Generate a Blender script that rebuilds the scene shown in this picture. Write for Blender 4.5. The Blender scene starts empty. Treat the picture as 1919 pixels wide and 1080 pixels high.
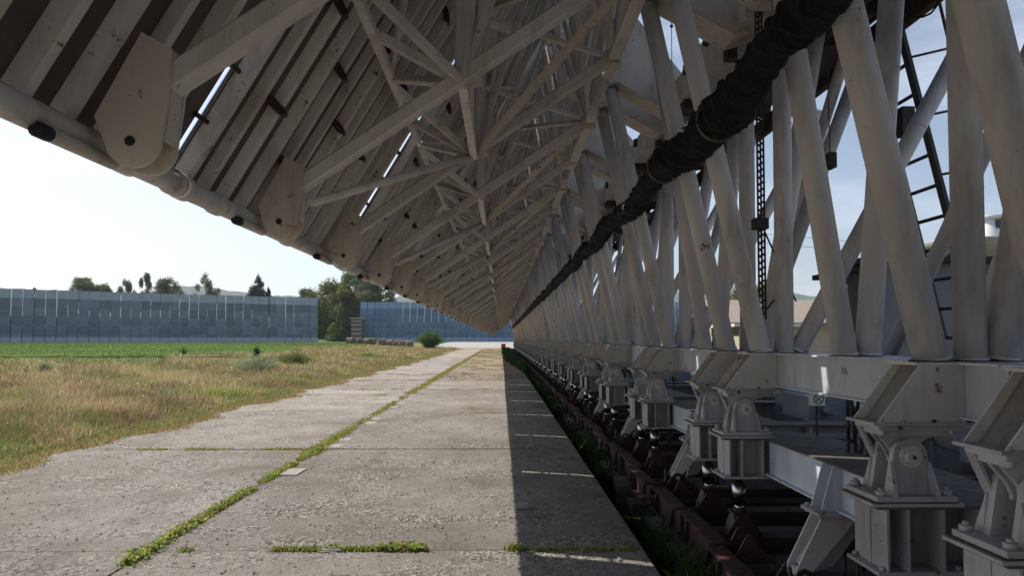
import bpy, math, random
import numpy as np
from mathutils import Vector, Matrix
R = math.radians
rnd = random.Random(7)
NR = np.random.RandomState(11)
scene = bpy.context.scene
COL = scene.collection

# ------------------------------------------------------------------ camera, sky, sun
cam = bpy.data.cameras.new('camera'); camo = bpy.data.objects.new('camera', cam); COL.objects.link(camo)
cam.lens = 24.0; cam.sensor_width = 36.0; cam.clip_start = 0.05; cam.clip_end = 20000
cam.shift_y = 0.025
camo.location = (0, 0, 1.6); camo.rotation_euler = (R(90 + 2.15), 0, R(-0.9))
scene.camera = camo
SUN_DIR = Vector((0.711, -0.405, -1.0)).normalized()      # the way the light travels
sun_el = math.asin(-SUN_DIR.z); sun_az = math.atan2(-SUN_DIR.x, -SUN_DIR.y)
sl = bpy.data.lights.new('sun', 'SUN'); sl.energy = 5.0; sl.angle = R(0.53); sl.color = (1, 0.94, 0.85)
so = bpy.data.objects.new('sun', sl); COL.objects.link(so)
so.rotation_euler = SUN_DIR.to_track_quat('-Z', 'Y').to_euler()
w = bpy.data.worlds.new('World'); scene.world = w; w.use_nodes = True
nt = w.node_tree; bg = nt.nodes['Background']
sky = nt.nodes.new('ShaderNodeTexSky'); sky.sky_type = 'NISHITA'; sky.sun_disc = False
sky.sun_elevation = sun_el; sky.sun_rotation = sun_az
sky.air_density = 1.0; sky.dust_density = 3.0; sky.ozone_density = 1.5; sky.altitude = 600
tc = nt.nodes.new('ShaderNodeTexCoord'); mp = nt.nodes.new('ShaderNodeMapping'); mp.inputs['Scale'].default_value = (1, 1, 3.2)
nz = nt.nodes.new('ShaderNodeTexNoise'); nz.inputs['Scale'].default_value = 3.4; nz.inputs['Detail'].default_value = 8; nz.inputs['Roughness'].default_value = 0.55
rp = nt.nodes.new('ShaderNodeValToRGB'); rp.color_ramp.elements[0].position = 0.50; rp.color_ramp.elements[1].position = 0.72
mx = nt.nodes.new('ShaderNodeMix'); mx.data_type = 'RGBA'
nt.links.new(tc.outputs['Generated'], mp.inputs['Vector']); nt.links.new(mp.outputs[0], nz.inputs['Vector'])
nt.links.new(nz.outputs['Fac'], rp.inputs[0])
mt_ = nt.nodes.new('ShaderNodeMath'); mt_.operation = 'MULTIPLY'; mt_.inputs[1].default_value = 0.4
nt.links.new(rp.outputs[0], mt_.inputs[0]); nt.links.new(mt_.outputs[0], mx.inputs[0])
nt.links.new(sky.outputs[0], mx.inputs[6]); mx.inputs[7].default_value = (8.2, 8.6, 9.4, 1)
# thin bright haze low in the sky, strongest on the sun's side
sxyz = nt.nodes.new('ShaderNodeSeparateXYZ'); nt.links.new(tc.outputs['Generated'], sxyz.inputs[0])
vd = nt.nodes.new('ShaderNodeVectorMath'); vd.operation = 'DOT_PRODUCT'; nt.links.new(tc.outputs['Generated'], vd.inputs[0]); vd.inputs[1].default_value = (math.sin(sun_az), math.cos(sun_az), 0)
ha = nt.nodes.new('ShaderNodeMapRange'); ha.interpolation_type = 'SMOOTHSTEP'; nt.links.new(vd.outputs['Value'], ha.inputs[0]); ha.inputs[1].default_value = .05; ha.inputs[2].default_value = .95; ha.inputs[3].default_value = .30
hb = nt.nodes.new('ShaderNodeMapRange'); hb.interpolation_type = 'SMOOTHSTEP'; nt.links.new(sxyz.outputs[2], hb.inputs[0]); hb.inputs[1].default_value = .75; hb.inputs[2].default_value = -.05
hm = nt.nodes.new('ShaderNodeMath'); hm.operation = 'MULTIPLY'; nt.links.new(ha.outputs[0], hm.inputs[0]); nt.links.new(hb.outputs[0], hm.inputs[1])
hc = nt.nodes.new('ShaderNodeMix'); hc.data_type = 'RGBA'; nt.links.new(hm.outputs[0], hc.inputs[0]); hc.inputs[6].default_value = (0, 0, 0, 1); hc.inputs[7].default_value = (3.8, 3.9, 4.0, 1)
had = nt.nodes.new('ShaderNodeMix'); had.data_type = 'RGBA'; had.blend_type = 'ADD'; had.inputs[0].default_value = 1
nt.links.new(mx.outputs[2], had.inputs[6]); nt.links.new(hc.outputs[2], had.inputs[7])
nt.links.new(had.outputs[2], bg.inputs[0]); bg.inputs[1].default_value = 0.095
vs = scene.view_settings; vs.view_transform = 'Standard'; vs.look = 'None'; vs.gamma = 1; vs.exposure = 0.42
scene.render.engine = 'CYCLES'
EYE = 1.6

# ------------------------------------------------------------------ materials
def _mat(name):
    m = bpy.data.materials.new(name); m.use_nodes = True
    n = m.node_tree.nodes; l = m.node_tree.links
    return m, n, l, n['Principled BSDF']
def _noise(n, l, vec, scale, detail=5, rough=.6, stretch=None):
    if stretch:
        q = n.new('ShaderNodeMapping'); q.inputs['Scale'].default_value = stretch; l.new(vec, q.inputs['Vector']); vec = q.outputs[0]
    t = n.new('ShaderNodeTexNoise'); t.inputs['Scale'].default_value = scale; t.inputs['Detail'].default_value = detail
    t.inputs['Roughness'].default_value = rough; l.new(vec, t.inputs['Vector']); return t.outputs['Fac']
def _ramp(n, l, fac, a, b, ca=(0, 0, 0, 1), cb=(1, 1, 1, 1)):
    r = n.new('ShaderNodeValToRGB'); r.color_ramp.elements[0].position = a; r.color_ramp.elements[1].position = b
    r.color_ramp.elements[0].color = ca; r.color_ramp.elements[1].color = cb; l.new(fac, r.inputs[0]); return r.outputs[0]
def _mix(n, l, fac, a, b, mode='MIX'):
    m = n.new('ShaderNodeMix'); m.data_type = 'RGBA'; m.blend_type = mode
    if isinstance(fac, (int, float)): m.inputs[0].default_value = fac
    else: l.new(fac, m.inputs[0])
    for i, c in ((6, a), (7, b)):
        if isinstance(c, tuple): m.inputs[i].default_value = (*c[:3], 1)
        else: l.new(c, m.inputs[i])
    return m.outputs[2]
def _pos(n): return n.new('ShaderNodeNewGeometry').outputs['Position']
def _bump(n, l, h, strength, dist, bsdf):
    b = n.new('ShaderNodeBump'); b.inputs['Strength'].default_value = strength; b.inputs['Distance'].default_value = dist
    l.new(h, b.inputs['Height']); l.new(b.outputs[0], bsdf.inputs['Normal']); return b

def paint(name, base, dirty=(.22, .17, .12), rust=.5, rough=.45, metal=0., dirt=.55, scale=1., rustcol=(.13, .052, .02)):
    m, n, l, b = _mat(name); p = _pos(n)
    c = _mix(n, l, _ramp(n, l, _noise(n, l, p, 1.7 * scale, 6), .35, .75), base, tuple(x * .84 for x in base))
    c = _mix(n, l, _ramp(n, l, _noise(n, l, p, 4.2 * scale, 9, .7, (1, 1, .28)), .5, .82, cb=(dirt, dirt, dirt, 1)), c, dirty)
    sp = _ramp(n, l, _noise(n, l, p, 7 * scale, 12, .78), .645 - .05 * rust, .685 - .05 * rust)
    c = _mix(n, l, _ramp(n, l, _noise(n, l, p, 5 * scale, 8, .7, (1, 1, .12)), .60 - .05 * rust, .74, cb=(.55, .55, .55, 1)), c, (.26, .15, .085))
    c = _mix(n, l, sp, c, rustcol)
    c = _mix(n, l, _ramp(n, l, _noise(n, l, p, 1.3 / scale, 5, .6, (1, 1, .6)), .58, .74, cb=(.55 * dirt,) * 3 + (1,)), c, tuple(x * .55 for x in dirty))
    fine = _ramp(n, l, _noise(n, l, p, 55 * scale, 4, .7), .66, .76, cb=(.6, .6, .6, 1))
    c = _mix(n, l, fine, c, tuple(x * .45 for x in base))
    oi = n.new('ShaderNodeObjectInfo'); hv = n.new('ShaderNodeHueSaturation'); mr = n.new('ShaderNodeMapRange')
    mr.inputs[3].default_value = .9; mr.inputs[4].default_value = 1.08
    l.new(oi.outputs['Random'], mr.inputs[0]); l.new(mr.outputs[0], hv.inputs['Value']); l.new(c, hv.inputs['Color'])
    l.new(hv.outputs[0], b.inputs['Base Color'])
    rr = _ramp(n, l, _noise(n, l, p, 9, 5), .3, .8, (rough * .75,) * 3 + (1,), (min(1, rough * 1.5),) * 3 + (1,))
    l.new(rr, b.inputs['Roughness']); b.inputs['Metallic'].default_value = metal
    _bump(n, l, _noise(n, l, p, 38, 6, .7), .25, .004, b)
    return m
def plain(name, col, rough=.7, metal=0., var=.3, scale=6., bump=.3, bd=.01):
    m, n, l, b = _mat(name); p = _pos(n)
    c = _mix(n, l, _ramp(n, l, _noise(n, l, p, scale, 8, .65), .3, .75), col, tuple(x * (1 - var) for x in col))
    l.new(c, b.inputs['Base Color']); b.inputs['Roughness'].default_value = rough; b.inputs['Metallic'].default_value = metal
    _bump(n, l, _noise(n, l, p, scale * 5, 6, .7), bump, bd, b); return m

M = {}
M['white'] = paint('white steel paint', (.64, .595, .55), dirty=(.22, .15, .10), rust=.8, dirt=.7, scale=1.3)
M['white2'] = paint('column steel paint', (.72, .70, .70), dirty=(.075, .075, .09), rust=.15, dirt=.8, scale=.55)
M['panel'] = paint('panel back paint', (.10, .078, .064), dirty=(.05, .035, .028), rust=.7, dirt=.9, scale=.8)
M['rib'] = paint('rib paint', (.66, .61, .565), dirty=(.2, .14, .10), rust=.8, dirt=.85)
M['cheek'] = paint('gusset plate paint', (.60, .53, .45), dirty=(.33, .19, .095), rust=1.1, dirt=.95)
M['cast'] = paint('casting paint', (.47, .455, .46), dirty=(.15, .105, .08), rust=1., dirt=.85, rough=.4, scale=1.5)
M['beam'] = paint('blue white beam paint', (.56, .59, .65), dirty=(.17, .15, .14), rust=.7, dirt=.65)
M['web_shade'] = paint('shade toned web plate', (.27, .25, .235), dirty=(.09, .075, .06), rust=.8, dirt=.9)  # shade of the recessed sloping web put into the base colour, dirt and rust over it
M['moss'] = paint('mossy flange', (.10, .095, .08), dirty=(.045, .045, .03), rust=.8, dirt=1., rough=.8, scale=1.6)
M['red'] = paint('oxide red paint', (.045, .0125, .0125), dirty=(.05, .03, .025), rust=.5, rough=.5, dirt=.8)
M['dark'] = plain('dark greasy steel', (.03, .028, .026), .5, .3)
M['rubber'] = plain('black rubber', (.012, .012, .013), .75)
M['wrap'] = plain('black cable wrapping', (.006, .006, .0065), .75, 0, .5, 12, .9, .03)
M['ring'] = plain('cable clamp', (.16, .13, .10), .6, .4, .5, 20)
M['chrome'] = plain('bare steel jack', (.5, .5, .5), .22, 1., .3, 20, .1)
M['rusty'] = plain('rusty steel', (.10, .073, .057), .8, .2, .6, 14)
M['ladder'] = plain('dark ladder paint', (.06, .06, .065), .5, .3, .4, 14)
M['mirror'] = plain('aluminium reflecting sheet', (.62, .63, .65), .38, .8, .12, 3, .05)
M['shed'] = plain('dark grey shed wall', (.26, .28, .32), .8, 0, .25, 1.2, .1)
M['roofing'] = plain('felt roof', (.05, .05, .055), .9)
M['roof_brown'] = plain('weathered slate roof', (.30, .25, .21), .85, 0, .35, 5)
M['plaster'] = plain('pale plaster', (.52, .48, .38), .9, 0, .25, 2)
M['wood'] = plain('grey boards', (.13, .12, .105), .9, 0, .5, 4)
M['cabin'] = plain('white cabin paint', (.78, .78, .78), .4, 0, .08, 2, .02)
M['tower'] = plain('grey tower paint', (.33, .34, .35), .6, 0, .2, 1.5, .05)
M['glass'] = plain('dark window glass', (.02, .03, .035), .08, 0, .2, 2, 0)
M['bark'] = plain('bark', (.09, .07, .05), .95, 0, .5, 9, .8, .05)
M['birch'] = plain('pale bark', (.42, .40, .36), .9, 0, .6, 9, .5, .03)
M['hay'] = plain('weathered hay', (.30, .235, .17), 1, 0, .65, 7, 1., .12)
M['redbox'] = plain('red painted box', (.35, .03, .03), .6)
M['pebble'] = plain('pebbles', (.30, .28, .26), .9, 0, .5, 30)
M['footing'] = plain('footing concrete', (.22, .21, .19), .95, 0, .5, 4, .8, .03)
M['patch'] = plain('fresh mortar patch', (.29, .27, .24), .95, 0, .2, 12, .4)
M['cablewire'] = plain('wire', (.02, .02, .02), .6)
M['ceramic'] = plain('ceramic', (.25, .12, .08), .3)

def leafmat(name, trans=.35, tint=(1, 1, 1)):
    m, n, l, b = _mat(name); a = n.new('ShaderNodeAttribute'); a.attribute_name = 'col'
    c = _mix(n, l, 1.0, a.outputs['Color'], tint, 'MULTIPLY')
    l.new(c, b.inputs['Base Color']); b.inputs['Roughness'].default_value = .6; b.inputs['Specular IOR Level'].default_value = .25
    t = n.new('ShaderNodeBsdfTranslucent'); l.new(c, t.inputs['Color'])
    s = n.new('ShaderNodeMixShader'); s.inputs[0].default_value = trans
    l.new(b.outputs[0], s.inputs[1]); l.new(t.outputs[0], s.inputs[2]); l.new(s.outputs[0], n['Material Output'].inputs['Surface']); return m
M['grass'] = leafmat('grass blades', .4)
M['leaf'] = leafmat('leaves', .48)

def concrete():
    m, n, l, b = _mat('old slab concrete'); p = _pos(n); a = n.new('ShaderNodeAttribute'); a.attribute_name = 'col'
    sep = n.new('ShaderNodeSeparateColor'); l.new(a.outputs['Color'], sep.inputs[0])
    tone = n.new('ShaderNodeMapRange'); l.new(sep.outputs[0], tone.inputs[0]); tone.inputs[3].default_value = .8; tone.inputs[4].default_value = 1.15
    big = _ramp(n, l, _noise(n, l, p, .55, 7, .6), .32, .7)
    c = _mix(n, l, big, (.165, .140, .115), (.37, .345, .312))
    ex = _ramp(n, l, _noise(n, l, p, .9, 8, .62, (1, 1.7, 1)), .44, .60)       # where the surface has worn down to the aggregate
    v = n.new('ShaderNodeTexVoronoi'); v.inputs['Scale'].default_value = 34; l.new(p, v.inputs['Vector'])
    st = _mix(n, l, _ramp(n, l, v.outputs['Color'], .2, .9), (.09, .08, .07), (.56, .52, .47))
    mm = n.new('ShaderNodeMath'); mm.operation = 'MULTIPLY'; mm.inputs[1].default_value = .72; l.new(ex, mm.inputs[0])
    c = _mix(n, l, mm.outputs[0], c, st)
    pit = _ramp(n, l, _noise(n, l, p, 42, 6, .85), .52, .62, cb=(.7, .7, .7, 1)); c = _mix(n, l, pit, c, (.07, .062, .055))
    lt = _ramp(n, l, _noise(n, l, p, 60, 4, .85), .56, .66, cb=(.7, .7, .7, 1)); c = _mix(n, l, lt, c, (.46, .45, .43))
    st2 = _ramp(n, l, _noise(n, l, p, 2.6, 9, .75, (1, .35, 1)), .52, .72, cb=(.55, .55, .55, 1)); c = _mix(n, l, st2, c, (.12, .10, .08))
    g = n.new('ShaderNodeMath'); g.operation = 'MULTIPLY'; l.new(_ramp(n, l, _noise(n, l, p, 1.6, 9, .75, (1, .8, 1)), .42, .62), g.inputs[0]); l.new(sep.outputs[1], g.inputs[1])
    c = _mix(n, l, g.outputs[0], c, (.33, .24, .12))
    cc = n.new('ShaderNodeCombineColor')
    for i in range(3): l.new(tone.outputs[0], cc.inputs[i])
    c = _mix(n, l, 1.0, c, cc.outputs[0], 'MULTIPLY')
    l.new(c, b.inputs['Base Color']); b.inputs['Roughness'].default_value = .97; b.inputs['Specular IOR Level'].default_value = .04
    hgt = n.new('ShaderNodeMath'); hgt.operation = 'MULTIPLY'; l.new(v.outputs['Distance'], hgt.inputs[0]); l.new(ex, hgt.inputs[1])
    h2 = n.new('ShaderNodeMath'); h2.operation = 'MULTIPLY_ADD'; l.new(_noise(n, l, p, 26, 10, .8), h2.inputs[0]); h2.inputs[1].default_value = 1.1; l.new(hgt.outputs[0], h2.inputs[2])
    _bump(n, l, h2.outputs[0], 1.0, .028, b); return m
M['concrete'] = concrete()

def groundmat():
    m, n, l, b = _mat('meadow soil and turf'); p = _pos(n); a = n.new('ShaderNodeAttribute'); a.attribute_name = 'col'
    sep = n.new('ShaderNodeSeparateColor'); l.new(a.outputs['Color'], sep.inputs[0])
    dry = _mix(n, l, _ramp(n, l, _noise(n, l, p, .5, 8, .7), .35, .65), (.20, .15, .075), (.12, .12, .045))
    dry = _mix(n, l, _ramp(n, l, _noise(n, l, p, 9, 8, .75), .42, .7), dry, (.30, .22, .12))
    grn = _mix(n, l, _ramp(n, l, _noise(n, l, p, .12, 9, .75, (1, .6, 1)), .4, .6), (.055, .115, .02), (.13, .18, .04))
    grn = _mix(n, l, _ramp(n, l, _noise(n, l, p, 4, 8, .8), .5, .7), grn, (.045, .11, .02))
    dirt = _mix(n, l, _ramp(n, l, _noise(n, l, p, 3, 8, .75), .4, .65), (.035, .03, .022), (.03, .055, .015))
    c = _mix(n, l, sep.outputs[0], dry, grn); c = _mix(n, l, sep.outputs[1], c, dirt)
    l.new(c, b.inputs['Base Color']); b.inputs['Roughness'].default_value = 1; b.inputs['Specular IOR Level'].default_value = .1
    _bump(n, l, _noise(n, l, p, 12, 8, .8), .8, .05, b); return m
M['ground'] = groundmat()
M['road'] = plain('pale worn road', (.36, .34, .31), .95, 0, .25, 1.5, .3)

def ringpanel(name, cols, metal):
    m, n, l, b = _mat(name); p = n.new('ShaderNodeTexCoord').outputs['Object']
    sx = n.new('ShaderNodeSeparateXYZ'); l.new(p, sx.inputs[0])
    oi = n.new('ShaderNodeObjectInfo')
    # six plates up each panel, every plate weathered its own way
    fl = n.new('ShaderNodeMath'); fl.operation = 'DIVIDE'; fl.inputs[1].default_value = 1.9; l.new(sx.outputs[2], fl.inputs[0])
    f2 = n.new('ShaderNodeMath'); f2.operation = 'FLOOR'; l.new(fl.outputs[0], f2.inputs[0])
    ad = n.new('ShaderNodeMath'); ad.operation = 'MULTIPLY_ADD'; ad.inputs[1].default_value = 97.3; l.new(oi.outputs['Random'], ad.inputs[0]); l.new(f2.outputs[0], ad.inputs[2])
    wn = n.new('ShaderNodeTexWhiteNoise'); wn.noise_dimensions = '1D'; l.new(ad.outputs[0], wn.inputs['W'])
    c = _mix(n, l, _ramp(n, l, wn.outputs['Value'], .2, .9), cols[0], cols[1])
    mr = n.new('ShaderNodeMapRange'); mr.inputs[1].default_value = 0; mr.inputs[2].default_value = 11.4; l.new(sx.outputs[2], mr.inputs[0])
    edge = n.new('ShaderNodeValToRGB'); cr = edge.color_ramp; cr.interpolation = 'CONSTANT'
    cr.elements[0].position = 0; cr.elements[0].color = (1, 1, 1, 1); cr.elements[1].position = .105; cr.elements[1].color = (0, 0, 0, 1)
    e = cr.elements.new(.835); e.color = (.8, .8, .8, 1); l.new(mr.outputs[0], edge.inputs[0])
    c = _mix(n, l, edge.outputs[0], c, cols[2])
    c = _mix(n, l, _ramp(n, l, _noise(n, l, _pos(n), 1.2, 7, .7, (1, 1, .3)), .5, .8, cb=(.5, .5, .5, 1)), c, tuple(x * .6 for x in cols[0]))
    l.new(c, b.inputs['Base Color']); b.inputs['Metallic'].default_value = metal; b.inputs['Roughness'].default_value = .5; return m
M['ring_grey'] = ringpanel('grey aluminium plates', ((.125, .145, .205), (.20, .22, .30), (.40, .43, .52)), .25)
M['ring_blue'] = ringpanel('blue lit aluminium plates', ((.09, .15, .25), (.12, .19, .30), (.24, .35, .50)), .25)  # reflected blue sky is put into the base colours of these plates

# ------------------------------------------------------------------ mesh builder
class MB:
    def __init__(s): s.v = []; s.f = []; s.s = []
    def add(s, vs_, fs, smooth=False):
        o = len(s.v); s.v += [tuple(x) for x in vs_]
        for f in fs: s.f.append(tuple(i + o for i in f)); s.s.append(smooth)
        return s
    def box(s, x0, x1, y0, y1, z0, z1):
        return s.add([(x0, y0, z0), (x1, y0, z0), (x1, y1, z0), (x0, y1, z0), (x0, y0, z1), (x1, y0, z1), (x1, y1, z1), (x0, y1, z1)],
                     [(0, 3, 2, 1), (4, 5, 6, 7), (0, 1, 5, 4), (1, 2, 6, 5), (2, 3, 7, 6), (3, 0, 4, 7)])
    def bar(s, p, q, wd, h=None, up=(0, 1, 0)):
        h = h or wd; p = Vector(p); q = Vector(q); d = (q - p).normalized(); u = Vector(up)
        if abs(d.dot(u)) > .95: u = Vector((1, 0, 0))
        a = d.cross(u).normalized(); b = a.cross(d).normalized(); V = []
        c = min(wd, h) * .12                                   # chamfered corners, as on rolled box sections
        prof = [(-wd/2 + c, -h/2), (wd/2 - c, -h/2), (wd/2, -h/2 + c), (wd/2, h/2 - c), (wd/2 - c, h/2), (-wd/2 + c, h/2), (-wd/2, h/2 - c), (-wd/2, -h/2 + c)]
        for e in (p, q):
            for (x, y) in prof: V.append(e + a * x + b * y)
        F = [tuple(range(7, -1, -1)), tuple(range(8, 16))] + [(i, (i + 1) % 8, 8 + (i + 1) % 8, 8 + i) for i in range(8)]
        return s.add(V, F)
    def angle(s, p, q, wd, t=.008, up=(0, 1, 0)):              # L section
        p = Vector(p); q = Vector(q); d = (q - p).normalized(); u = Vector(up)
        if abs(d.dot(u)) > .95: u = Vector((1, 0, 0))
        a = d.cross(u).normalized(); b = a.cross(d).normalized(); V = []
        prof = [(0, 0), (wd, 0), (wd, t), (t, t), (t, wd), (0, wd)]
        for e in (p, q):
            for (x, y) in prof: V.append(e + a * (x - wd/2) + b * (y - wd/2))
        return s.add(V, [(5, 4, 3, 2, 1, 0), tuple(range(6, 12))] + [(i, (i + 1) % 6, 6 + (i + 1) % 6, 6 + i) for i in range(6)])
    def tube(s, p, q, r, n=16, r2=None, cap=True):
        r2 = r if r2 is None else r2; p = Vector(p); q = Vector(q); d = (q - p).normalized()
        u = Vector((0, 0, 1)) if abs(d.z) < .9 else Vector((1, 0, 0))
        a = d.cross(u).normalized(); b = a.cross(d); V = []
        for e, rr in ((p, r), (q, r2)):
            for i in range(n): t = 2 * math.pi * i / n; V.append(e + a * math.cos(t) * rr + b * math.sin(t) * rr)
        s.add(V, [(i, (i + 1) % n, n + (i + 1) % n, n + i) for i in range(n)], True)
        if cap: o = len(s.v) - 2 * n; s.f += [tuple(o + i for i in range(n - 1, -1, -1)), tuple(o + n + i for i in range(n))]; s.s += [False, False]
        return s
    def prism(s, poly, y0, y1):                                # polygon in the XZ plane, extruded along Y
        n = len(poly); V = [(x, y0, z) for x, z in poly] + [(x, y1, z) for x, z in poly]
        return s.add(V, [tuple(range(n)), tuple(range(2 * n - 1, n - 1, -1))] + [(i, n + i, n + (i + 1) % n, (i + 1) % n) for i in range(n)])
    def prismx(s, poly, x0, x1):
        n = len(poly); V = [(x0, y, z) for y, z in poly] + [(x1, y, z) for y, z in poly]
        return s.add(V, [tuple(range(n)), tuple(range(2 * n - 1, n - 1, -1))] + [(i, n + i, n + (i + 1) % n, (i + 1) % n) for i in range(n)])
    def ball(s, c, r, nu=14, nv=9, sq=(1, 1, 1)):
        V = []; F = []
        for j in range(nv + 1):
            ph = math.pi * j / nv
            for i in range(nu): t = 2 * math.pi * i / nu; V.append((c[0] + r * sq[0] * math.sin(ph) * math.cos(t), c[1] + r * sq[1] * math.sin(ph) * math.sin(t), c[2] + r * sq[2] * math.cos(ph)))
        for j in range(nv):
            for i in range(nu): F.append((j * nu + i, (j + 1) * nu + i, (j + 1) * nu + (i + 1) % nu, j * nu + (i + 1) % nu))
        return s.add(V, F, True)
    def bolt(s, x, y, z, r=.018, h=.02, up=1):
        return s.tube((x, y, z), (x, y, z + h * up), r, 6)
    def mesh(s, name, mat):
        me = bpy.data.meshes.new(name); me.from_pydata(s.v, [], s.f); me.materials.append(mat)
        me.polygons.foreach_set('use_smooth', s.s); me.update()
        import bmesh
        bm = bmesh.new(); bm.from_mesh(me); bmesh.ops.recalc_face_normals(bm, faces=bm.faces); bm.to_mesh(me); bm.free()
        return me

def link(name, data, parent=None):
    o = bpy.data.objects.new(name, data); COL.objects.link(o)
    if parent is not None: o.parent = parent
    return o
def tag(o, label=None, cat=None, group=None, kind=None):
    if label: o['label'] = label
    if cat: o['category'] = cat
    if group: o['group'] = group
    if kind: o['kind'] = kind
    return o
def thing(name, label, cat, loc=(0, 0, 0), rz=0, group=None):
    o = link(name, None); o.location = loc; o.rotation_euler = (0, 0, rz); return tag(o, label, cat, group)
def single(name, mb, mat, label, cat, loc=(0, 0, 0), group=None):
    o = link(name, mb.mesh(name, mat)); o.location = loc; return tag(o, label, cat, group)

class Kit:                                                     # a thing's parts, built once and placed many times
    def __init__(s, name): s.name = name; s.parts = []; s.far = None; s.cache = None
    def p(s, name, mb, mat, parent=None):
        s.parts.append([name, mb, mat, parent]); return len(s.parts) - 1
    def place(s, label, cat, loc, group=None, merged=False, rot=(0, 0, 0)):
        if merged:                                             # too small in the picture to show its parts
            if s.far is None:
                me = bpy.data.meshes.new(s.name); V = []; F = []; S = []; I = []; mats = []
                for n_, mb, mt, _ in s.parts:
                    if mt not in mats: mats.append(mt)
                    o = len(V); V += mb.v; F += [tuple(i + o for i in f) for f in mb.f]; S += mb.s; I += [mats.index(mt)] * len(mb.f)
                me.from_pydata(V, [], F)
                for mt in mats: me.materials.append(M[mt])
                me.polygons.foreach_set('use_smooth', S); me.polygons.foreach_set('material_index', I); me.update()
                import bmesh
                bm = bmesh.new(); bm.from_mesh(me); bmesh.ops.recalc_face_normals(bm, faces=bm.faces); bm.to_mesh(me); bm.free()
                s.far = me
            r = link(s.name, s.far); r.location = loc; r.rotation_euler = rot; return tag(r, label, cat, group)
        if s.cache is None: s.cache = [mb.mesh(n_, M[mt]) for n_, mb, mt, _ in s.parts]
        r = link(s.name, None); r.location = loc; r.rotation_euler = rot; tag(r, label, cat, group); made = []
        for (n_, mb, mt, par), me in zip(s.parts, s.cache):
            made.append(link(n_, me, r if par is None else made[par]))
        return r

# ------------------------------------------------------------------ layout along the row
PITCH = 3.1; B0 = 3.0
def by(k): return B0 + PITCH * k
K0, K1 = -2, 33                     # modules stand between boundary k and k+1
H1, H2 = .42, 2.68                  # bearings inside a module
KMERGE = 14
ORD = ['nearest', 'second', 'third', 'fourth', 'fifth', 'sixth', 'seventh', 'eighth', 'ninth', 'tenth', 'eleventh', 'twelfth', 'thirteenth', 'fourteenth']
ROW_END = by(K1) 

# ------------------------------------------------------------------ ground
def S(t): t = np.clip(t, 0, 1); return t * t * (3 - 2 * t)
def gz(x, y):
    x = np.asarray(x, float); y = np.asarray(y, float)
    a = .8 * S((y - 15) / 125) * S((-x - 7) / 25)
    b = .8 * S((y - 100) / 80)
    z = np.maximum(a, b) + .02 * np.sin(x * .31 + 1) * np.sin(y * .23) * S((np.abs(x + 2) - 6) / 4)
    tr = (x > 1.078) & (x < 5.6) & (y < ROW_END + 1) & (y > -14)
    return np.where(tr, -.42, z)
def set_cols(me, cols):
    a = me.attributes.new('col', 'FLOAT_COLOR', 'POINT'); c = np.ones((len(me.vertices), 4), np.float32); c[:, :3] = cols
    a.data.foreach_set('color', c.ravel())
def grid(name, xs, ys, mat, zf, colf=None, dz=0.):
    X, Y = np.meshgrid(xs, ys); Z = zf(X, Y) + dz
    V = np.stack([X, Y, Z], -1).reshape(-1, 3); nx, ny = len(xs), len(ys)
    i = np.arange(nx - 1)[None, :] + nx * np.arange(ny - 1)[:, None]; i = i.ravel()
    F = np.stack([i, i + 1, i + 1 + nx, i + nx], -1)
    me = bpy.data.meshes.new(name); me.from_pydata(V.tolist(), [], F.tolist()); me.materials.append(mat)
    me.polygons.foreach_set('use_smooth', [False] * len(F)); me.update()
    if colf: set_cols(me, colf(X.ravel(), Y.ravel()))
    return link(name, me)
xs = np.concatenate([[-3300, -2400, -1500, -700, -400, -250], np.arange(-180, -40, 4.), np.arange(-40, -5, 1.0), [-5, -3, -1, 1.0, 1.077, 1.079, 1.5, 2, 3, 4, 5, 5.598, 5.602], np.arange(6, 40, 2.), np.arange(40, 160, 8.), [250, 500, 1500, 2400, 3300]])
ys = np.concatenate([[-400, -100, -40, -20, -14.01, -13.99], np.arange(-13, 60, 1.5), np.arange(60, ROW_END + .9, 2.), [ROW_END + .99, ROW_END + 1.01], np.arange(ROW_END + 3, 260, 3.), [300, 400, 600, 1000, 2000, 2600, 3300]])
def wav(x, y): return np.sin(x * .7 + y * .13) + np.sin(x * .23 - y * .41 + 2) + .6 * np.sin(y * 1.1 + x * .5)
def gcol(x, y):
    w_ = wav(x, y)
    g = S((y - 37 - 2 * w_) / 8) * S((-x - 20 - 1.0 * w_ - .0 * y) / 5); g = np.maximum(g, S((y - 150) / 10))
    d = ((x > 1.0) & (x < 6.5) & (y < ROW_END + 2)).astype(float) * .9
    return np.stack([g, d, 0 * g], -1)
tag(grid('ground', xs, ys, M['ground'], gz, gcol), kind='structure')
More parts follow.
